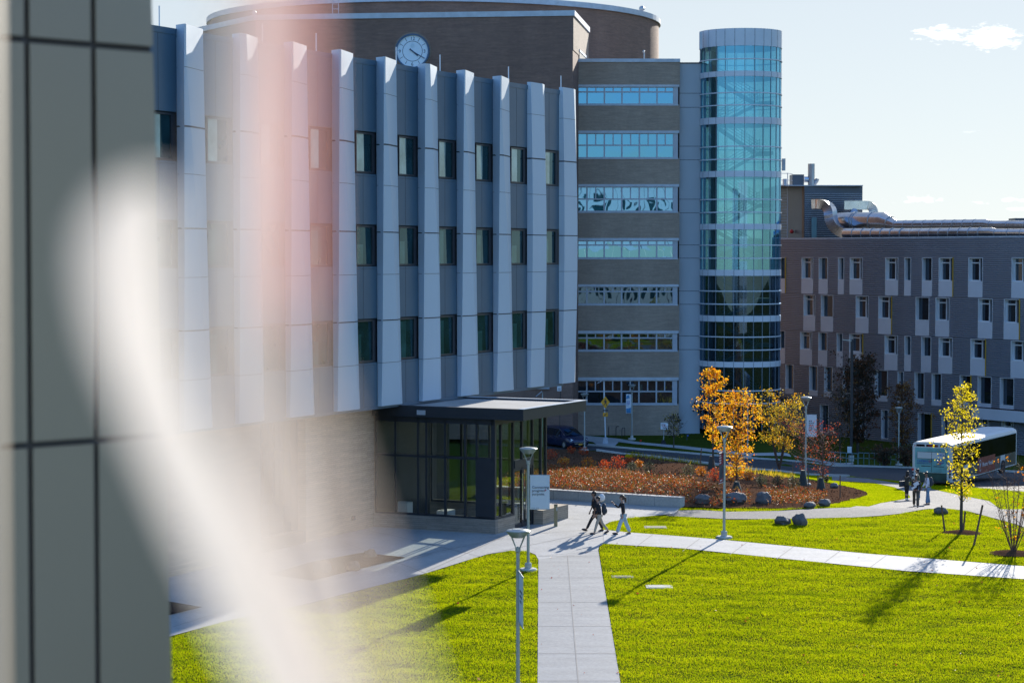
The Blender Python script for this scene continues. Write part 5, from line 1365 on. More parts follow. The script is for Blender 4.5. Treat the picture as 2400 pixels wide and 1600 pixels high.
def hoop(label):
    th = Thing('bike_rack', (0, 0, 0), label, 'bike rack', 'dark bicycle hoops'); m = MB(); m.tube([(-.3, 0, -.05), (-.3, 0, .7), (-.2, 0, .82), (.2, 0, .82), (.3, 0, .7), (.3, 0, -.05)], .03, 6); th.part('hoop', m, 'iron'); return th
hp = hoop('hoop')
HL = ['dark bicycle hoop, first from the porch', 'second bicycle hoop from the porch', 'third bicycle hoop from the porch', 'bicycle hoop left of the crossing sign pole', 'bicycle hoop right of the crossing sign pole', 'bicycle hoop between the crossing sign and bannered lamp', 'bicycle hoop closest to the bannered lamp']
for i, (u, v) in enumerate(((1337, 1009), (1348, 1010), (1360, 1011), (1402, 1016), (1430, 1018), (1447, 1021), (1461, 1024))):
    o = hp.o if i == 0 else copy_tree(hp.o); o.location = G(u, v); o.rotation_euler = (0, 0, 1.1); o['label'] = HL[i]
# marking flags in the far grass
for (u, v, mt, lb) in ((1610, 1032, 'ink_blue', 'tiny blue marking flag on the shaded far grass'), (1500, 1044, 'lamp_red', 'tiny red marking flag by the far kerb')):
    c = G(u, v); m = MB(); m.tube([c, c + Vector((0, 0, .5))], .008, 4); m.box(c.x, c.x + .14, c.y - .004, c.y + .004, c.z + .38, c.z + .5); single('marking_flag', m, mt, c, lb, 'flag', 'marking flags')
# ------------------------------------------------------------------ the parked car and the bus
def loft(mb, sections):                    # sections: list of equal-length closed rings
    n = len(sections[0]); base = len(mb.v)
    for s in sections: mb.v += [tuple(p) for p in s]
    for i in range(len(sections) - 1):
        for k in range(n):
            k2 = (k + 1) % n; mb.f.append((base + i * n + k, base + i * n + k2, base + (i + 1) * n + k2, base + (i + 1) * n + k))
    mb.f.append(tuple(base + k for k in range(n - 1, -1, -1))); mb.f.append(tuple(base + (len(sections) - 1) * n + k for k in range(n)))
fr_ = G(1398, 1056); rr = G(1262, 1040)
yaw = math.atan2((fr_ - rr).y, (fr_ - rr).x) - .10
cc = (fr_ + rr) / 2 + Vector((-.2, .2, 0)); cc.z = zt(cc.x, cc.y) + .02
car = Thing('minivan', cc, 'dark navy minivan parked on the road behind the porch, nose to the crossing', 'car')
MCAR = Matrix.Translation(cc) @ Matrix.Rotation(yaw, 4, 'Z')
def ring(x, w, zb, zs, zt_, tw):           # body cross-section at x
    return [MCAR @ Vector(p) for p in ((x, -w * .92, zb), (x, -w, zb + .2), (x, -w, zs - .1), (x, -w * .96, zs), (x, -tw, zt_ - .04), (x, -tw * .8, zt_), (x, tw * .8, zt_), (x, tw, zt_ - .04), (x, w * .96, zs), (x, w, zs - .1), (x, w, zb + .2), (x, w * .92, zb))]
m = MB(); loft(m, [ring(*r) for r in ((-2.5, .86, .35, .95, 1.0, .8), (-2.45, .93, .28, 1.0, 1.55, .66), (-2.2, .97, .24, 1.02, 1.70, .70), (-1, .98, .22, 1.0, 1.74, .72), (.3, .98, .22, .98, 1.70, .70), (.75, .98, .22, .98, 1.58, .66), (1.5, .97, .22, .96, 1.06, .72), (1.62, .97, .22, .95, 1.0, .8), (2.2, .95, .26, .86, .90, .76), (2.48, .86, .32, .66, .72, .7), (2.55, .78, .38, .6, .62, .6)) ])
body = car.part('body', m, 'car_paint', smooth=True)
def cq(mb, *pts): mb.add([MCAR @ Vector(p) for p in pts], [tuple(range(len(pts)))])
for sd in (-1, 1):
    for (x0, x1, t0, t1) in ((-2.2, -1.35, .70, .715), (-1.27, -.25, .715, .715), (-.17, .55, .715, .70)):
        m = MB(); z0, z1 = 1.04, 1.56; k = lambda z: .955 - (z - 1.0) / .72 * .245
        cq(m, (x0, sd * (k(z0) + .012), z0), (x1 + (.35 if x1 > .5 else 0), sd * (k(z0) + .012), z0), (x1 - .02, sd * (k(z1) + .012), z1), (x0 + (.12 if x0 < -2 else 0), sd * (k(z1) + .012), z1)); car.part('side_window', m, 'pane_car')
    m = MB(); m.ball(MCAR @ Vector((.95, sd * 1.06, 1.05)), (.12, .09, .08)); car.part('wing_mirror', m, 'car_paint', smooth=True)
    m = MB(); cq(m, (2.1, sd * .93, .80), (2.47, sd * .84, .66), (2.45, sd * .62, .76), (2.15, sd * .70, .875)); 
    m.v = [tuple(Vector(p) + Vector((0, 0, .012)) + (MCAR.to_3x3() @ Vector((.02, sd * .012, 0)))) for p in m.v]; car.part('headlight', m, 'lamp_lens')
    for x in (-1.55, 1.55):
        m = MB(); Mw = MCAR @ Matrix.Translation((x, sd * .90, .34)) @ Matrix.Rotation(R(90), 4, 'X'); m.lathe([(.2, -.1), (.31, -.11), (.34, -.08), (.34, .08), (.31, .11), (.2, .1)], 20, Mw); wh = car.part('wheel', m, 'rubber', smooth=True)
        m = MB(); m.lathe([(0, -.105), (.22, -.1), (.22, .1), (0, .105)], 16, Mw); car.part('rim', m, 'galvanised_dull', wh)
    m = MB(); m.tube([MCAR @ Vector(p) for p in ((-2.3, sd * .98, 1.0), (-.2, sd * .985, .99), (.9, sd * .98, .98))], .015, 5); m.tube([MCAR @ Vector(p) for p in ((-2.1, sd * .73, 1.60), (-.9, sd * .75, 1.63), (.3, sd * .73, 1.60), (.95, sd * .78, 1.32), (1.5, sd * .86, 1.05))], .02, 5); car.part('trim_strip', m, 'chrome')
    m = MB(); m.box(-.7, -.5, sd * .985 - .02, sd * .985 + .02, .88, .91, MCAR); m.box(.25, .45, sd * .985 - .02, sd * .985 + .02, .88, .91, MCAR); car.part('door_handle', m, 'chrome')
m = MB(); cq(m, (.82, -.60, 1.565), (1.53, -.78, 1.075), (1.53, .78, 1.075), (.82, .60, 1.565)); m.v = [tuple(Vector(p) + (MCAR.to_3x3() @ Vector((.02, 0, .025)))) for p in m.v]; car.part('windscreen', m, 'pane_car')
m = MB(); m.box(2.50, 2.57, -.55, .55, .42, .50, MCAR); m.box(2.46, 2.56, -.6, .6, .56, .60, MCAR); car.part('grille', m, 'chrome')
m = MB(); m.box(2.57, 2.585, -.18, .18, .34, .46, MCAR); car.part('licence_plate', m, 'plate_yellow')

# bus: local x forward along its side, y to the left, z up; right rear corner at the origin
BL, BW, BH = 14.6, 2.7, 2.98
bc = Vector((28.8, 145, 0)); bdir = Vector((.49, .87, 0)).normalized()
zb = zt(29, 147) + .02
MB_ = frame((bc.x, bc.y, zb), bdir)
bus = Thing('city_bus', (bc.x, bc.y, zb), 'city bus with a pale teal rear and dark advert side, behind the yellow tree', 'bus')
def bsec(x, k=0):
    r = .10 + k
    return [MB_ @ Vector(p) for p in ((x, k, .34), (x, k, BH - .34), (x, .05 + k, BH - .16), (x, .28, BH - .04 - k * .3), (x, BW / 2, BH - k * .3), (x, BW - .28, BH - .04 - k * .3), (x, BW - .05 - k, BH - .16), (x, BW - k, BH - .34), (x, BW - k, .34))]
m = MB(); loft(m, [bsec(0, .06), bsec(.12, 0), bsec(BL, 0)]); bd = bus.part('body', m, 'bus_white')
m = MB()
for a, b in zip(((.06, -.03), (.30, .02), (BW / 2, .06), (BW - .30, .02)), ((.30, .02), (BW / 2, .06), (BW - .30, .02), (BW - .06, -.03))):
    m.quad(MB_ @ Vector((.02, a[0], BH - .1 + a[1])), MB_ @ Vector((BL, a[0], BH - .1 + a[1])), MB_ @ Vector((BL, b[0], BH - .1 + b[1])), MB_ @ Vector((.02, b[0], BH - .1 + b[1])))
# rear panels
def rq(nm, y0, y1, z0, z1, mat, x=-.012, parent=None):
    m = MB(); m.box(x, .07, y0, y1, z0, z1, MB_); return bus.part(nm, m, mat, parent)
rp = rq('rear_panel', .22, BW - .22, .95, BH - .42, 'bus_teal', -.012)
rq('rear_window', .42, BW - .38, 1.86, 2.28, 'bus_white', -.022)
m = MB()
for q in ((.40, .42, 1.84, 2.30), (BW - .38, BW - .36, 1.84, 2.30), (.42, BW - .38, 1.84, 1.86), (.42, BW - .38, 2.28, 2.30), (BW / 2 - .012, BW / 2 + .012, .96, 2.28)): m.box(-.026, .05, q[0], q[1], q[2], q[3], MB_)
bus.part('window_seal', m, 'frame_dark', rp)
for (y0, y1) in ((.30, .78), (.90, 1.72), (1.82, BW - .30)): rq('marker_window', y0, y1, BH - .34, BH - .20, 'pane_car', -.012)
m = MB(); m.box(-.03, .03, 1.0, 1.6, BH - .29, BH - .25, MB_); bus.part('brake_light', m, 'lamp_red')
for y in (.2, BW - .2):
    m = MB(); m.ball(MB_ @ Vector((.03, y, BH - .3)), .05); bus.part('top_light', m, 'lamp_red')
    m = MB(); yo = y + (-.12 if y < 1 else .12)
    m.prism([(0, .5), (.28, .5), (.16, 1.25), (0, 1.25)] if y > 1 else [(0, .5), (-.28, .5), (-.16, 1.25), (0, 1.25)], 0, .05, MB_ @ Matrix.Translation((-.02, BW - .3 if y > 1 else .3, 0)) @ Matrix(((0, 0, 1, 0), (1, 0, 0, 0), (0, 1, 0, 0), (0, 0, 0, 1))))
    cl_ = bus.part('lamp_cluster', m, 'bus_white')
    for z, mt in ((1.1, 'lamp_red'), (.9, 'ink'), (.7, 'ink')):
        m = MB(); m.lathe([(.075, 0), (.075, .03), (0, .03)], 14, MB_ @ Matrix.Translation((-.02, yo, z)) @ Matrix.Rotation(R(-90), 4, 'Y')); bus.part('rear_light', m, mt, cl_)
rq('lower_panel', .3, BW - .3, .42, .93, 'bus_green', -.014)
for y0, y1 in ((.5, 1.2), (1.4, 2.05)): rq('vent', y0, y1, 1.33, 1.38, 'frame_dark', -.02, rp)
MR = MB_ @ Matrix.Translation((-.024, 0, 0)) @ Matrix(((0, 0, -1, 0), (-1, 0, 0, 0), (0, 1, 0, 0), (0, 0, 0, 1)))    # text on the rear: reads along -y
def rtext(t, y, z, s, mt, sh=0, sp_=1.0): bus.part('lettering', text_mesh(t, s, MR @ Matrix.Translation((-y, z, .0)) , .012, 'LEFT', sh, sp_), mt, rp)
rtext('CATSKILLS', BW - .36, 1.62, .185, 'ink_blue'); rtext('O', BW - 1.16, 1.61, .21, 'ink_red'); rtext('v', BW - 1.30, 1.63, .22, 'bus_green')
rtext('ResortsWorldCatskills.com', BW - .36, 1.50, .085, 'ink_blue'); rtext('1453', .92, 2.05, .2, 'ink_blue'); rtext('TIGERS', 1.02, 1.47, .105, 'ink_red')
m = MB(); Mo = MR @ Matrix.Translation((-.72, 1.68, .004))
for k in range(20):
    a0, a1 = 2 * math.pi * k / 20, 2 * math.pi * (k + 1) / 20
    if k in (0, 19): continue
    m.add([Mo @ Vector((math.cos(a) * r * 1.9, math.sin(a) * r, 0)) for a, r in ((a0, .10), (a1, .10), (a1, .135), (a0, .135))], [(0, 1, 2, 3)])
bus.part('emblem_ring', m, 'ink_blue', rp)
m = MB()
for k in range(14):
    a0, a1 = 2 * math.pi * (k + 2) / 18, 2 * math.pi * (k + 3) / 18
    m.add([Mo @ Vector((math.cos(a) * r * 1.9, math.sin(a) * r, .002)) for a, r in ((a0, .045), (a1, .045), (a1, .085), (a0, .085))], [(0, 1, 2, 3)])
bus.part('emblem_mark', m, 'ink_red', rp)
# side: black window band, advert
m = MB(); m.box(.35, BL - .2, -.012, .05, 1.28, BH - .40, MB_); sw = bus.part('side_window_band', m, 'bus_glass')
for x0, x1 in ((.30, 2.45), (3.55, 5.59), (9.51, 10.75), (11.85, BL - .2)):
    m = MB(); m.box(x0, x1, -.011, .04, .42, 1.27, MB_); bus.part('side_advert', m, 'bus_side')
m = MB(); m.box(5.6, 9.5, -.016, .04, .40, 1.50, MB_); rd = bus.part('red_panel', m, 'bus_red')
MSd = MB_ @ Matrix.Translation((6.55, -.02, .86)) @ Matrix.Rotation(R(90), 4, 'X')
bus.part('lettering', text_mesh('Resorts World', .40, MSd, .003, 'LEFT', .35, .95), 'sign_white', rd)
m = MB(); Me = MB_ @ Matrix.Translation((6.1, -.02, .97)) @ Matrix.Rotation(R(90), 4, 'X')
for k in range(16):
    a0, a1 = 2 * math.pi * k / 18, 2 * math.pi * (k + 1) / 18
    m.add([Me @ Vector((math.cos(a) * r * .8, math.sin(a) * r * 1.3, .002)) for a, r in ((a0, .26), (a1, .26), (a1, .30), (a0, .30))], [(0, 1, 2, 3)])
tm = text_mesh('R', .42, Me @ Matrix.Translation((-.12, -.12, 0)), .003, 'LEFT', .2); m.add(tm.v, tm.f); bus.part('emblem', m, 'sign_white', rd)
for x in (3.0, 11.3):
    m = MB(); Mw = MB_ @ Matrix.Translation((x, .1, .45)) @ Matrix.Rotation(R(90), 4, 'X'); m.lathe([(.25, -.1), (.43, -.1), (.47, -.06), (.47, .16), (0, .16)], 22, Mw); m.lathe([(0, .13), (.25, .10)], 14, Mw); bus.part('wheel', m, 'rubber')
    m = MB(); Mw2 = MB_ @ Matrix.Translation((x, BW - .1, .45)) @ Matrix.Rotation(R(-90), 4, 'X'); m.lathe([(.25, -.1), (.43, -.1), (.47, -.06), (.47, .16), (0, .16)], 22, Mw2); bus.part('wheel', m, 'rubber')
m = MB(); m.box(-.05, .12, .1, BW - .1, .30, .42, MB_); bus.part('bumper', m, 'frame_dark')
m = MB(); m.box(.5, BL - .3, .15, BW - .15, .22, .34, MB_); bus.part('chassis', m, 'iron')
# pale box on the verge beside the bus
c = G(2240, 1136); tb = Thing('utility_cabinet', c, 'pale utility cabinet on the verge in front of the bus side', 'cabinet')
m = MB(); Y = c.y; m.box(XU(2228, Y), XU(2252, Y), Y - .3, Y + .3, c.z, ZV(1120, Y)); tb.part('case', m, 'bus_white')
m = MB(); m.box(XU(2227, Y), XU(2253, Y), Y - .34, Y + .34, ZV(1120, Y), ZV(1119, Y)); tb.part('lid', m, 'white_panel')
m = MB(); m.box(XU(2236, Y), XU(2240, Y), Y - .31, Y - .3, ZV(1134, Y), ZV(1122, Y)); tb.part('door_panel', m, 'wall_concrete')
# ------------------------------------------------------------------ people
def skin_mesh(name, verts, edges, radii, mat, parent, root=0, sub=2):
    me = bpy.data.meshes.new(name); me.from_pydata([tuple(v) for v in verts], edges, []); me.update()
    o = bpy.data.objects.new(name, me); C.objects.link(o); o.parent = parent
    me.materials.append(M_[mat])
    sk = o.modifiers.new('Skin', 'SKIN'); sk.use_smooth_shade = True; sk.branch_smoothing = .6
    sd = o.modifiers.new('Sub', 'SUBSURF'); sd.levels = sub; sd.render_levels = sub
    if not me.skin_vertices: me.skin_vertices.new() if hasattr(me.skin_vertices, 'new') else None
    L = me.skin_vertices[0].data
    for i, r in enumerate(radii):
        L[i].radius = r if hasattr(r, '__len__') else (r, r); L[i].use_root = (i == root)
    return o
class Sk:
    def __init__(s): s.v = []; s.e = []; s.r = []
    def p(s, v, r, prev=None):
        s.v.append(Vector(v)); s.r.append(r); i = len(s.v) - 1
        if prev is not None: s.e.append((prev, i))
        return i
def person(loc, yaw, height, label, skin='skin', top='cloth_black', pants='cloth_black', hair='hair_black', legs=((.30, .05), (-.30, .35)), arms=((-.2, .3), (.25, .3)), headyaw=0, hairstyle='short', coat=0, wide=1.0, pantw=1.0, shoe='shoe', sock=None, lean=.05, ups=None, top_r=1.0, sleeves='long'):
    """local: x to the figure's left... y forward, z up; legs (swing, knee bend), arms (swing, elbow bend) left then right"""
    k = height / 1.75
    th = Thing('person', loc, label, 'person', None)
    def V(x, y, z): return Vector((x * k, y * k, z * k))
    def legpts(sd, sw, kn):
        hip = Vector((sd * .095, 0, .93)); d = Vector((0, math.sin(sw), -math.cos(sw))); kp = hip + d * .45
        a = sw - kn; d2 = Vector((0, math.sin(a), -math.cos(a))); ap = kp + d2 * .42
        fa = a * .6; toe = ap + Vector((0, math.cos(fa) * .17, math.sin(fa) * .17 - .035)); return hip, kp, ap, toe
    Ls = [legpts(-1, *legs[0]), legpts(1, *legs[1])]
    low = min(min(l[2].z - .085, l[3].z - .03) for l in Ls)
    dz = -low
    for L in Ls:
        for p in L: p.z += dz
    pel = Vector((0, 0, .96 + dz)); Lf = Vector((0, lean, 0))
    wst = Vector((0, lean * .2, 1.08 + dz)); ch = Vector((0, lean * .7, 1.30 + dz)); nb = Vector((0, lean, 1.47 + dz)); nk = Vector((0, lean * 1.2, 1.53 + dz))
    hc = Vector((0, lean * 1.4 + .015, 1.645 + dz))
    def armpts(sd, sw, el, out=.06, inw=0):
        sh = Vector((sd * .185, lean * .95, 1.43 + dz)); d = Vector((sd * out * 1.5, math.sin(sw), -math.cos(sw))).normalized(); e = sh + d * .29
        a = sw + el; d2 = Vector((-sd * inw, math.sin(a), -math.cos(a))).normalized(); w = e + d2 * .25; return sh, e, w, d2
    As = [armpts(-1, *arms[0]), armpts(1, *arms[1])]
    # body
    S = Sk(); q = lambda v: v * k
    ip = S.p(q(pel), (.135 * k, .105 * k)); iw = S.p(q(wst), (.125 * k, .09 * k), ip); ic = S.p(q(ch), (.15 * k, .10 * k), iw); inb = S.p(q(nb), (.075 * k, .06 * k), ic); ink = S.p(q(nk), .05 * k, inb)
    Rh = Matrix.Rotation(headyaw, 3, 'Z')
    hv = lambda x, y, z: q(hc + Rh @ Vector((x, y, z)))
    h0 = S.p(hv(0, .02, -.075), (.058 * k, .066 * k), ink); h1 = S.p(hv(0, .005, .0), (.076 * k, .092 * k), h0); h2 = S.p(hv(0, -.012, .07), (.066 * k, .08 * k), h1)
    S.p(hv(0, .108, -.015), .013 * k, h1)                        # nose
    for sx in (-1, 1): S.p(hv(sx * .082, -.01, -.01), .016 * k, h1)  # ears
    for L in Ls:
        a = S.p(q(L[0]), .085 * k, ip); b = S.p(q(L[1]), .056 * k, a); c = S.p(q(L[1].lerp(L[2], .35)), .055 * k, b); d = S.p(q(L[2]), .036 * k, c); S.p(q(L[3]), (.036 * k, .026 * k), d)
    for sd, A in zip((-1, 1), As):
        a = S.p(q(A[0]), .054 * k, ic); b = S.p(q(A[1]), .040 * k, a); c = S.p(q(A[2]), .027 * k, b)
        d2 = A[3]; palm = S.p(q(A[2] + d2 * .06), (.032 * k, .02 * k), c)
        side = d2.cross(Vector((sd, 0, 0))).normalized()
        for f, (o, ln) in enumerate(((-.03, .07), (-.01, .08), (.01, .076), (.03, .06))):
            m1 = A[2] + d2 * .105 + side * o * .9; curl = Vector((-sd * .025, 0, 0))
            f1 = S.p(q(m1), .0095 * k, palm); f2 = S.p(q(m1 + d2 * ln * .5 + curl * .4), .0088 * k, f1); S.p(q(m1 + d2 * ln * .9 + curl), .0078 * k, f2)
        t1 = S.p(q(A[2] + d2 * .045 + side * -.04), .011 * k, palm); S.p(q(A[2] + d2 * .09 + side * -.055 + Vector((-sd * .015, 0, 0))), .009 * k, t1)
    skin_mesh('body', S.v, S.e, S.r, skin, th.o)
    # top
    S = Sk(); hem = -.04 - coat
    bt = S.p(q(pel + Vector((0, 0, hem + .02))), (.165 * k * wide, .125 * k * wide)); b1 = S.p(q(wst), (.158 * k * wide, .118 * k * wide), bt); b2 = S.p(q(ch), (.178 * k * wide, .125 * k * wide), b1); S.p(q(nb + Vector((0, 0, -.01))), (.088 * k, .075 * k), b2)
    for A in As:
        a = S.p(q(A[0] + Vector((0, 0, -.005))), .070 * k * top_r, b2); b = S.p(q(A[1]), .056 * k * top_r, a)
        if sleeves == 'long': S.p(q(A[1].lerp(A[2], .93)), .042 * k * top_r, b)
        else: S.p(q(A[1].lerp(A[2], .25)), .062 * k * top_r, b)
    skin_mesh('top', S.v, S.e, S.r, top, th.o)
    # trousers
    S = Sk(); r = S.p(q(pel + Vector((0, 0, .03))), (.148 * k, .118 * k))
    for L in Ls:
        a = S.p(q(L[0] + Vector((0, 0, -.06))), .098 * k * (pantw * .5 + .5), r); b = S.p(q(L[1]), .070 * k * pantw, a); S.p(q(L[1].lerp(L[2], .95 if sock is None else .80)), (.058 if pantw <= 1 else .075) * k * pantw, b)
    skin_mesh('trousers', S.v, S.e, S.r, pants, th.o)
    for L in Ls:
        ap, tp = L[2], L[3]; dr = (tp - ap); dr.z = 0; dr.normalize(); c = ap.lerp(tp, .45); ang = math.asin(max(-1, min(1, (tp.z + .035 - ap.z) / .17)))
        m = MB(); m.ball(q(c + Vector((0, .01, -.035))), (.048 * k, .145 * k, .05 * k), 10, 7, Matrix.Rotation(ang, 3, 'X')); o = m.build('shoe', shoe, th.o, None, True)
        if sock:
            m = MB(); m.tube([q(ap + Vector((0, 0, .0))), q(ap.lerp(L[1], .22))], .045 * k, 10); m.build('sock', sock, th.o, None, True)
    # hair and face
    m = MB(); c = hc
    Mh = Matrix.Translation(q(hc)) @ Rh.to_4x4()
    def hb(ctr, r_): m.ball(Mh @ (Vector(ctr) * k), tuple(x * k for x in r_), 12, 8, Rh)
    if hairstyle == 'cap':
        hb((0, -.012, .062), (.088, .105, .075)); m.box(-.06 * k, .06 * k, .06 * k, .165 * k, .045 * k, .06 * k, Mh)
    else:
        hb((0, -.028, .055), (.090, .104, .082)); hb((0, -.055, -.005), (.082, .072, .085))
    if hairstyle == 'long': hb((0, -.075, -.12), (.095, .06, .17)); hb((0.05, .0, -.08), (.045, .06, .13)); hb((-.05, -.02, -.08), (.045, .06, .13))
    if hairstyle == 'pony': hb((0, -.12, .01), (.035, .05, .04)); hb((0, -.17, -.06), (.04, .05, .10)); hb((0, -.18, -.15), (.03, .035, .07))
    m.build('cap' if hairstyle == 'cap' else 'hair', hair, th.o, None, True)
    m = MB()
    for sx in (-1, 1): m.ball(Mh @ (Vector((sx * .032, .086, .018)) * k), .010 * k, 6, 5)
    m.build('eyes', 'eye_dark', th.o)
    m = MB(); m.ball(Mh @ (Vector((0, .088, -.055)) * k), (.024 * k, .01 * k, .007 * k), 8, 5, Rh); m.build('mouth', 'mouth_red', th.o)
    th.o.rotation_euler = (0, 0, yaw)
    th.k = k; th.dz = dz; th.As = As; th.yaw = yaw
    return th
def backpack(p, mat, label, dy=-.20, w=.16, h=.25, z=1.24):
    Mw = Matrix.Translation(p.loc) @ Matrix.Rotation(p.yaw, 4, 'Z'); k = p.k; c = Vector((0, dy * k, (z + p.dz) * k))
    th = Thing('backpack', Mw @ c, label, 'backpack')
    m = MB(); m.ball(Mw @ c, (w * k, .115 * k, h * k), 14, 10, Matrix.Rotation(p.yaw, 3, 'Z'), .06, 3); th.part('pack', m, mat, smooth=True)
    m = MB(); m.ball(Mw @ (c + Vector((0, -.09 * k, -.07 * k))), (w * .7 * k, .06 * k, h * .5 * k), 12, 8, Matrix.Rotation(p.yaw, 3, 'Z')); th.part('pocket', m, mat, smooth=True)
    for sx in (-1, 1):
        m = MB(); m.tube([Mw @ (Vector(q) * k + Vector((0, 0, p.dz * k))) for q in ((sx * .11, -.13, 1.44), (sx * .115, .0, 1.485), (sx * .115, .12, 1.38), (sx * .12, .145, 1.26), (sx * .15, .08, 1.12), (sx * .14, -.08, 1.08))], .016 * k, 6); th.part('shoulder_strap', m, mat)
# headings: yaw 0 faces +Y (away); +90 deg faces -X (left in the picture)
g = G(1391, 1248); 
pA = person(G(1395.5, 1246), R(98), 1.73, 'person in black sweater and black trousers striding ahead, partly hidden by the backpack wearer', 'skin_brown', 'cloth_black', 'cloth_black', 'hair_black', ((.50, .04), (-.34, .12)), ((-.05, .25), (.1, .3)), wide=1.1, sleeves='short', top_r=1.25)
pB = person(G(1404.5, 1252), R(96), 1.59, 'person in black jacket, beige trousers and dark shoes carrying a full black backpack', 'skin', 'cloth_black', 'cloth_beige', 'hair_black', ((.30, .03), (-.36, .34)), ((.15, .5), (-.1, .5)), wide=1.12, coat=.08, hairstyle='short', headyaw=.25)
backpack(pB, 'bag_grey', 'full black backpack on the person in beige trousers', -.22, .17, .28, 1.18)
Mw = Matrix.Translation(pA.loc) @ Matrix.Rotation(pA.yaw, 4, 'Z')
hc_ = Mw @ (Vector((0.02, -.27, 1.47 + pA.dz)) * pA.k); m = MB(); m.ball(hc_, (.15, .15, .165), 16, 12, None, .05, 2); m.ball(hc_ + Vector((.0, -.02, .05)), (.13, .13, .14), 16, 10)
single('white_hood', m, 'sock', hc_, 'round white hood or helmet between the two people in black', 'hood', None, True)
pC = person(G(1461, 1253), R(92), 1.67, 'person in black long-sleeved top and wide pale blue jeans, brown ponytail, one hand raised', 'skin', 'cloth_black', 'denim_light', 'hair_brown', ((.36, .06), (-.30, .10)), ((-.15, .35), (.55, 1.75)), hairstyle='pony', pantw=1.22, wide=.86, top_r=.9)
gD = G(2125, 1174); pD = person(gD, R(-55), 1.66, 'person in long dark olive coat and black leggings with white socks and long dark hair', 'skin', 'cloth_olive', 'cloth_black', 'hair_black', ((.04, .02), (-.04, .02)), ((.25, .9), (.5, 1.6)), hairstyle='long', coat=.30, wide=1.0, pantw=.82, sock='sock', headyaw=-.3)
pE = person(G(2146.5, 1189), R(170), 1.72, 'person in black sweater and brown trousers walking to the camera holding white papers', 'skin_brown', 'cloth_black', 'cloth_brown', 'hair_black', ((.34, .02), (-.32, .12)), ((-.1, .2), (.35, 1.5)), hairstyle='cap', wide=1.08, pantw=1.15)
pF = person(G(2152, 1172), R(75), 1.76, 'person in green jacket standing behind the one with white papers', 'skin', 'cloth_green', 'denim', 'hair_black', ((.03, .02), (-.05, .04)), ((.1, .4), (.1, .4)), wide=1.02)
pG = person(G(2174, 1184), R(95), 1.79, 'person in white sweatshirt, blue jeans and dark cap with a black backpack', 'skin_brown', 'cloth_white', 'denim', 'hair_black', ((.10, .02), (-.12, .03)), ((.05, .35), (.15, .4)), hairstyle='cap', wide=1.08, pantw=1.1, headyaw=.2)
backpack(pG, 'bag_grey', 'slim black backpack on the person in the white sweatshirt', -.17, .13, .25, 1.24)
# shoulder bag and papers
Mw = Matrix.Translation(pD.loc) @ Matrix.Rotation(pD.yaw, 4, 'Z')
bg = Thing('shoulder_bag', Mw @ Vector((-.25, -.08, 1.0)), 'dark grey shoulder bag carried by the person in the olive coat', 'bag')
m = MB(); m.box(-.33, -.19, -.28, .12, .80, 1.12, Mw); bg.part('pouch', m, 'bag_grey'); m = MB(); m.tube([Mw @ Vector(q) for q in ((-.26, -.2, 1.1), (-.12, -.12, 1.4), (.0, .14, 1.38), (-.2, .08, 1.1))], .014, 6); bg.part('strap', m, 'bag_grey')
Mw = Matrix.Translation(pE.loc) @ Matrix.Rotation(pE.yaw, 4, 'Z')
pp = Thing('papers', Mw @ Vector((.0, .26, 1.2)), 'two white papers held against the black sweater', 'papers')
m = MB(); m.box(-.13, .15, -.004, .004, -.09, .09, Mw @ Matrix.Translation((-.02, .24, 1.27)) @ Matrix.Rotation(.5, 4, 'Y')); pp.part('sheet', m, 'paper'); m = MB(); m.box(-.14, .14, -.004, .004, -.05, .05, Mw @ Matrix.Translation((.10, .24, 1.08)) @ Matrix.Rotation(.6, 4, 'Y')); pp.part('sheet', m, 'paper')
# ------------------------------------------------------------------ the photographer's own building: zinc wing, window opening, added haze veil
own = Thing('window_building', (-4, 5, -1.6), 'zinc panelled wing filling the side of the view with dark joints between tall panels', 'building')
WD = Vector((.7071, .7071, 0)); WN = Vector((.7071, -.7071, 0)); WP = PX(0, 600, 13.2)
def wq(u, v, off=0): return RP(u, v, WP - WN * off, WN)
def wall_pt(s, z, off=0): return Vector((WP.x, WP.y, 0)) + WD * s + WN * off + Vector((0, 0, z))
def ws(u, v): p = wq(u, v) - WP; return p.dot(WD), p.z + WP.z
sj = [ws(u, 800)[0] for u in (-95, 69, 224)]
pw = sj[2] - sj[1]
zj1 = ws(110, 97)[1]; zj0 = ws(110, 1040)[1]; ph_ = zj1 - zj0
se_t, ze_t = ws(355, 0); se_b, ze_b = ws(403, 1600)
edge = lambda z: se_b + (se_t - se_b) * (z - ze_b) / (ze_t - ze_b)
m = MB(); Zb, Zt = -2.2, 22.0
vs = [wall_pt(-22, Zb, -.03), wall_pt(edge(Zb), Zb, -.03), wall_pt(edge(Zt), Zt, -.03), wall_pt(-22, Zt, -.03)]
bk_ = [p - WN * .5 for p in vs]; m.add(vs + bk_, [(0, 1, 2, 3), (7, 6, 5, 4), (0, 4, 5, 1), (1, 5, 6, 2), (2, 6, 7, 3), (3, 7, 4, 0)]); own.part('wing_wall', m, 'panel_gap')
zlev = [zj0 + ph_ * k for k in range(-5, 5)]
cols = [sj[1] + pw * k for k in range(-12, 2)]
g_ = .020
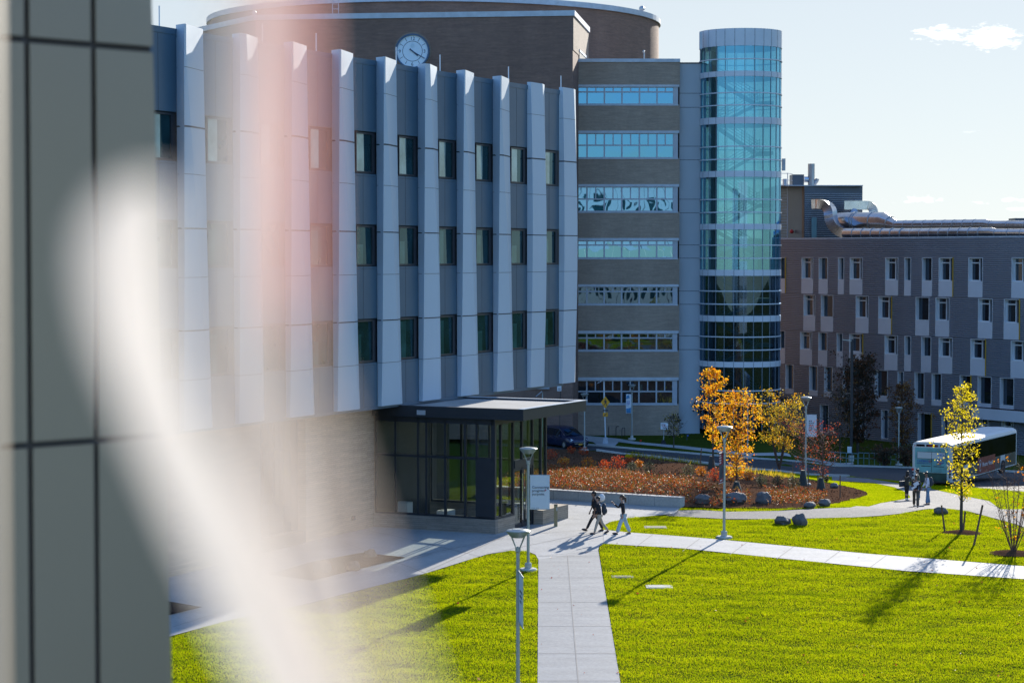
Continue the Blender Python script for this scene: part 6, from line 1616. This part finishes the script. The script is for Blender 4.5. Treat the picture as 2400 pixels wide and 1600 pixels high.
for zi, (z0, z1) in enumerate(zip(zlev, zlev[1:])):
    if z1 > Zt or z0 < Zb: continue
    for ci, c0 in enumerate(cols):
        last = ci == len(cols) - 1
        c1 = cols[ci + 1] if not last else None
        a = c0 + g_; 
        b0 = (c1 - g_) if not last else edge(z0); b1 = (c1 - g_) if not last else edge(z1)
        m = MB(); vs = [wall_pt(a, z0 + g_, 0), wall_pt(b0, z0 + g_, 0), wall_pt(b1, z1 - g_, 0), wall_pt(a, z1 - g_, 0)]; bk_ = [p - WN * .025 for p in vs]
        m.add(vs + bk_, [(0, 1, 2, 3), (0, 4, 5, 1), (1, 5, 6, 2), (2, 6, 7, 3), (3, 7, 4, 0)]); own.part('zinc_panel', m, 'zinc')
# facade in which the camera's window opens (seen only as reflection in the far glass)
FY = 3.0
m = MB()
m.box(-14, 70, FY, FY + .3, -1.6, HC - 1.0); m.box(-14, 70, FY, FY + .3, HC + 1.25, HC + 12.5); own.part('facade_wall', m, 'facade_white')
m = MB()
for z in (0.6, 4.3, HC + 3.2, HC + 7.2):
    for k in range(18): m.box(-12 + k * 4.4, -12 + k * 4.4 + 2.6, FY + .3, FY + .33, z, z + 2.2)
own.part('facade_glazing', m, 'pane_fin')
m = MB()
for k in range(36): m.box(-13 + k * 2.2, -13 + k * 2.2 + .5, FY + .3, FY + .55, -1.6, HC - 1.0); m.box(-13 + k * 2.2, -13 + k * 2.2 + .5, FY + .3, FY + .55, HC + 1.25, HC + 12.5)
own.part('facade_fin', m, 'facade_white')
xj = XU(6, 3.02)
for k in range(-4, 26):
    m = MB(); x = xj - .11 + 2.6 * k; m.box(x, x + .11, FY - .02, FY + .02, HC - 1.0, HC + 1.25); own.part('window_mullion', m, 'beige_jamb')
# added pale strips shaped to imitate a hazy glow, far out of focus
cu = Thing('haze_veil', (-.3, 1.15, HC - 1.0), 'added pink-white strips close by, blurred into a haze over the zinc wall and fins', 'haze veil')
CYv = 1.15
def cpt(u, v, ph=0.0, Yc=1.15):
    p = PX(u, v, Yc); p.y += .004 * math.sin(u * .02 + v * .001 + ph); return p
def cloth(rows, nm, ph=0, dy=0.0, Yc=1.15, mt='haze_pink'):
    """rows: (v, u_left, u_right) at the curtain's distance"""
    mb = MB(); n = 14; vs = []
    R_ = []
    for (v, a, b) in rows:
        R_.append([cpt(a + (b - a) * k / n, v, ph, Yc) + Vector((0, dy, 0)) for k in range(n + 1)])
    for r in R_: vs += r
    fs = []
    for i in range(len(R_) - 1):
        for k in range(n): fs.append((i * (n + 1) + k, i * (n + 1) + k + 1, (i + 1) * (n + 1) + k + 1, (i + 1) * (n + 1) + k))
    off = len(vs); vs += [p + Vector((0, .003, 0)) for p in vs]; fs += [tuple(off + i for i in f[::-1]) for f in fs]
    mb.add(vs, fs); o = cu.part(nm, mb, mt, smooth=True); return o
cloth([(-3200, 545, 630), (-400, 545, 630), (0, 545, 630), (250, 530, 630), (600, 500, 615), (900, 500, 625), (1150, 560, 660), (1400, 650, 720), (1800, 790, 840)], 'upright_haze_strip', 0, 0, .80, 'haze_white')
cloth([(-3200, 630, 712), (-400, 630, 710), (0, 630, 712), (300, 630, 720), (560, 638, 726), (700, 650, 722), (790, 670, 706)], 'upright_haze_strip', 0, 0, .80, 'haze_pink')
cloth([(650, 545, 605), (850, 545, 660), (1100, 605, 735), (1400, 695, 835), (1800, 830, 970), (2600, 1150, 1240)], 'loose_haze_strip', 0, 0, .52, 'haze_cream')
cloth([(420, 310, 370), (460, 240, 385), (540, 195, 390), (650, 190, 400), (800, 220, 415), (1000, 295, 470), (1250, 412, 580), (1600, 575, 735), (2300, 850, 1060), (3800, 1500, 1700)], 'swept_haze_strip', 1.0, 0, 1.04, 'haze_white')
m = MB(); m.tube([PX(620, -3200, .80), PX(400, -1600, 1.04)], .012, 8); cu.part('veil_rod', m, 'galvanised_dull')  # added rod above the haze strips, out of view
# ------------------------------------------------------------------ light, sky, camera
SUN_EL, SUN_AZ = R(16.4), R(19.3)       # azimuth measured from +Y towards +X
w = bpy.data.worlds.new('World'); SC.world = w; w.use_nodes = True
nt = w.node_tree; nt.nodes.clear()
out = nt.nodes.new('ShaderNodeOutputWorld'); bg = nt.nodes.new('ShaderNodeBackground'); sky = nt.nodes.new('ShaderNodeTexSky')
sky.sky_type = 'NISHITA'; sky.sun_disc = False; sky.sun_elevation = SUN_EL; sky.sun_rotation = SUN_AZ
sky.altitude = 100; sky.air_density = 1.0; sky.dust_density = .05; sky.ozone_density = 3.0
bg.inputs[1].default_value = .15
# thin clouds, fixed to directions of the sky
tc = nt.nodes.new('ShaderNodeTexCoord')
def mth(op, a, b=0.0, c=None):
    n = nt.nodes.new('ShaderNodeMath'); n.operation = op
    for i, v in enumerate((a, b)):
        if hasattr(v, 'links'): nt.links.new(v, n.inputs[i])
        else: n.inputs[i].default_value = v
    return n.outputs[0]
sp = nt.nodes.new('ShaderNodeSeparateXYZ'); nt.links.new(tc.outputs['Generated'], sp.inputs[0])
az = mth('ARCTAN2', sp.outputs[0], sp.outputs[1]); el = mth('ARCSINE', sp.outputs[2])
cb = nt.nodes.new('ShaderNodeCombineXYZ'); nt.links.new(mth('MULTIPLY', az, 150.0), cb.inputs[0]); nt.links.new(mth('MULTIPLY', el, 420.0), cb.inputs[1])
nz = nt.nodes.new('ShaderNodeTexNoise'); nz.inputs['Scale'].default_value = 1.0; nz.inputs['Detail'].default_value = 7; nz.inputs['Roughness'].default_value = .62; nt.links.new(cb.outputs[0], nz.inputs['Vector'])
tot = None
def dirof(u, v): d = ray(u, v).normalized(); return math.atan2(d.x, d.y), math.asin(d.z)
for (u, v, su, sv, k) in ((2325, 88, 70, 30, 1.0), (2205, 80, 70, 22, .9), (2282, 312, 34, 7, .7), (2160, 468, 55, 10, .8), (2060, 470, 50, 8, .5), (2380, 470, 40, 7, .8), (2300, 477, 30, 6, .6), (2385, 490, 25, 5, .8), (1960, 455, 40, 5, .4), (2310, 340, 18, 5, .4)):
    a0, e0 = dirof(u, v)
    da = mth('DIVIDE', mth('SUBTRACT', az, a0), su / F); de = mth('DIVIDE', mth('SUBTRACT', el, e0), sv / F)
    r2 = mth('ADD', mth('MULTIPLY', da, da), mth('MULTIPLY', de, de))
    b = mth('MULTIPLY', mth('MAXIMUM', mth('SUBTRACT', 1.0, mth('MULTIPLY', r2, .5)), 0.0), k)
    tot = b if tot is None else mth('MAXIMUM', tot, b)
# broader broken cloud in the half of the sky behind the camera (seen in the far windows)
back = mth('MULTIPLY', mth('MAXIMUM', mth('MULTIPLY', sp.outputs[1], -1.0), 0.0), .55)
nz2 = nt.nodes.new('ShaderNodeTexNoise'); nz2.inputs['Scale'].default_value = 7.0; nz2.inputs['Detail'].default_value = 6; nt.links.new(tc.outputs['Generated'], nz2.inputs['Vector'])
bk2 = mth('MULTIPLY', back, mth('GREATER_THAN', nz2.outputs[0], .57))
fac = mth('MULTIPLY', .8, mth('MINIMUM', mth('MULTIPLY', mth('MAXIMUM', mth('ADD', mth('MULTIPLY', mth('SUBTRACT', nz.outputs[0], .5), 2.6), mth('SUBTRACT', mth('MULTIPLY', tot, 1.15), .62)), 0.0), mth('MULTIPLY', mth('MINIMUM', tot, .5), 3.0)), 1.0))
mx = nt.nodes.new('ShaderNodeMix'); mx.data_type = 'RGBA'; nt.links.new(fac, mx.inputs[0]); mx.inputs[7].default_value = (4.6, 4.5, 4.4, 1)
bw = nt.nodes.new('ShaderNodeRGBToBW'); nt.links.new(sky.outputs[0], bw.inputs[0])
sc_ = nt.nodes.new('ShaderNodeVectorMath'); sc_.operation = 'SCALE'; nt.links.new(sky.outputs[0], sc_.inputs[0]); nt.links.new(mth('POWER', mth('MAXIMUM', bw.outputs[0], .05), -.62), sc_.inputs['Scale'])
tn = nt.nodes.new('ShaderNodeVectorMath'); tn.operation = 'MULTIPLY'; nt.links.new(sc_.outputs[0], tn.inputs[0]); tn.inputs[1].default_value = (.82, .98, 1.16)
b2 = nt.nodes.new('ShaderNodeRGBToBW'); nt.links.new(tn.outputs[0], b2.inputs[0])
gz = nt.nodes.new('ShaderNodeVectorMath'); gz.operation = 'SCALE'; gz.inputs[0].default_value = (.95, 1.0, 1.03); nt.links.new(b2.outputs[0], gz.inputs['Scale'])
wm = nt.nodes.new('ShaderNodeMix'); wm.data_type = 'RGBA'; nt.links.new(mth('MULTIPLY', mth('POWER', mth('MAXIMUM', sp.outputs[1], 0.0), .5), .84), wm.inputs[0])
nt.links.new(tn.outputs[0], wm.inputs[6]); nt.links.new(gz.outputs[0], wm.inputs[7])
nt.links.new(wm.outputs[2], mx.inputs[6])
nt.links.new(mx.outputs[2], bg.inputs[0]); nt.links.new(bg.outputs[0], out.inputs[0])

sl = bpy.data.lights.new('sun', 'SUN'); sl.energy = 3.3; sl.angle = R(.53); sl.color = (1.0, .93, .82)
so = bpy.data.objects.new('sun', sl); C.objects.link(so)
d = Vector((math.sin(SUN_AZ) * math.cos(SUN_EL), math.cos(SUN_AZ) * math.cos(SUN_EL), math.sin(SUN_EL)))
so.rotation_euler = d.to_track_quat('Z', 'Y').to_euler(); so.location = (60, 60, 60)

cd = bpy.data.cameras.new('camera'); cd.sensor_width = 36; cd.lens = F / 2400 * 36; cd.clip_start = .05; cd.clip_end = 5000
cd.dof.use_dof = True; cd.dof.focus_distance = 112; cd.dof.aperture_fstop = 2.1; cd.dof.aperture_blades = 0
co = bpy.data.objects.new('camera', cd); C.objects.link(co); co.location = (0, 0, HC); co.rotation_euler = (R(90) - PITCH, 0, 0)
SC.camera = co
SC.view_settings.view_transform = 'Standard'; SC.view_settings.look = 'None'; SC.view_settings.exposure = 1.42; SC.view_settings.gamma = 1
cy = SC.cycles; cy.max_bounces = 8; cy.diffuse_bounces = 3; cy.glossy_bounces = 4; cy.transmission_bounces = 6; cy.transparent_max_bounces = 12
cy.caustics_reflective = False; cy.caustics_refractive = False; cy.sample_clamp_indirect = 6
try: cy.use_denoising = True; cy.denoiser = 'OPENIMAGEDENOISE'
except Exception: pass
import sys, OpenImageIO as oiio, numpy as np
im = oiio.ImageBuf(sys.argv[1] if len(sys.argv) > 1 else '/workdir/render_main.png').get_pixels(oiio.FLOAT)
k = im.shape[1] / 2400
pts = dict(sky_tl=(420,40), sky_r=(2000,250), sky_low=(2100,440), sky_tr=(2350,20), fin5=(893,400), panel=(960,250), clockwall=(1150,120), buff=(1450,270), drum=(1470,90), ribbon1=(1450,230), tower_top=(1730,140), towmid=(1730,230), crown=(1733,85), pier=(1615,400),
 corr=(2000,640), lawnL=(1180,1450), lawnR=(1900,1450), lawn2=(1800,1240), pathC=(1330,1450), pathB=(1600,1275), plaza_sh=(900,1330), bed=(1600,1110), zinc=(300,300), zinc2=(150,1300), veil=(580,400), veil2=(400,1100), roadsh=(1600,1070), fascia=(1050,965), wallstone=(800,1050))
for n, (u, v) in pts.items():
    x, y = int(u * k), int(v * k); a = im[max(0,y-3):y+4, max(0,x-3):x+4, :3].mean((0, 1)) * 255
    print('%-10s %s' % (n, a.astype(int)))
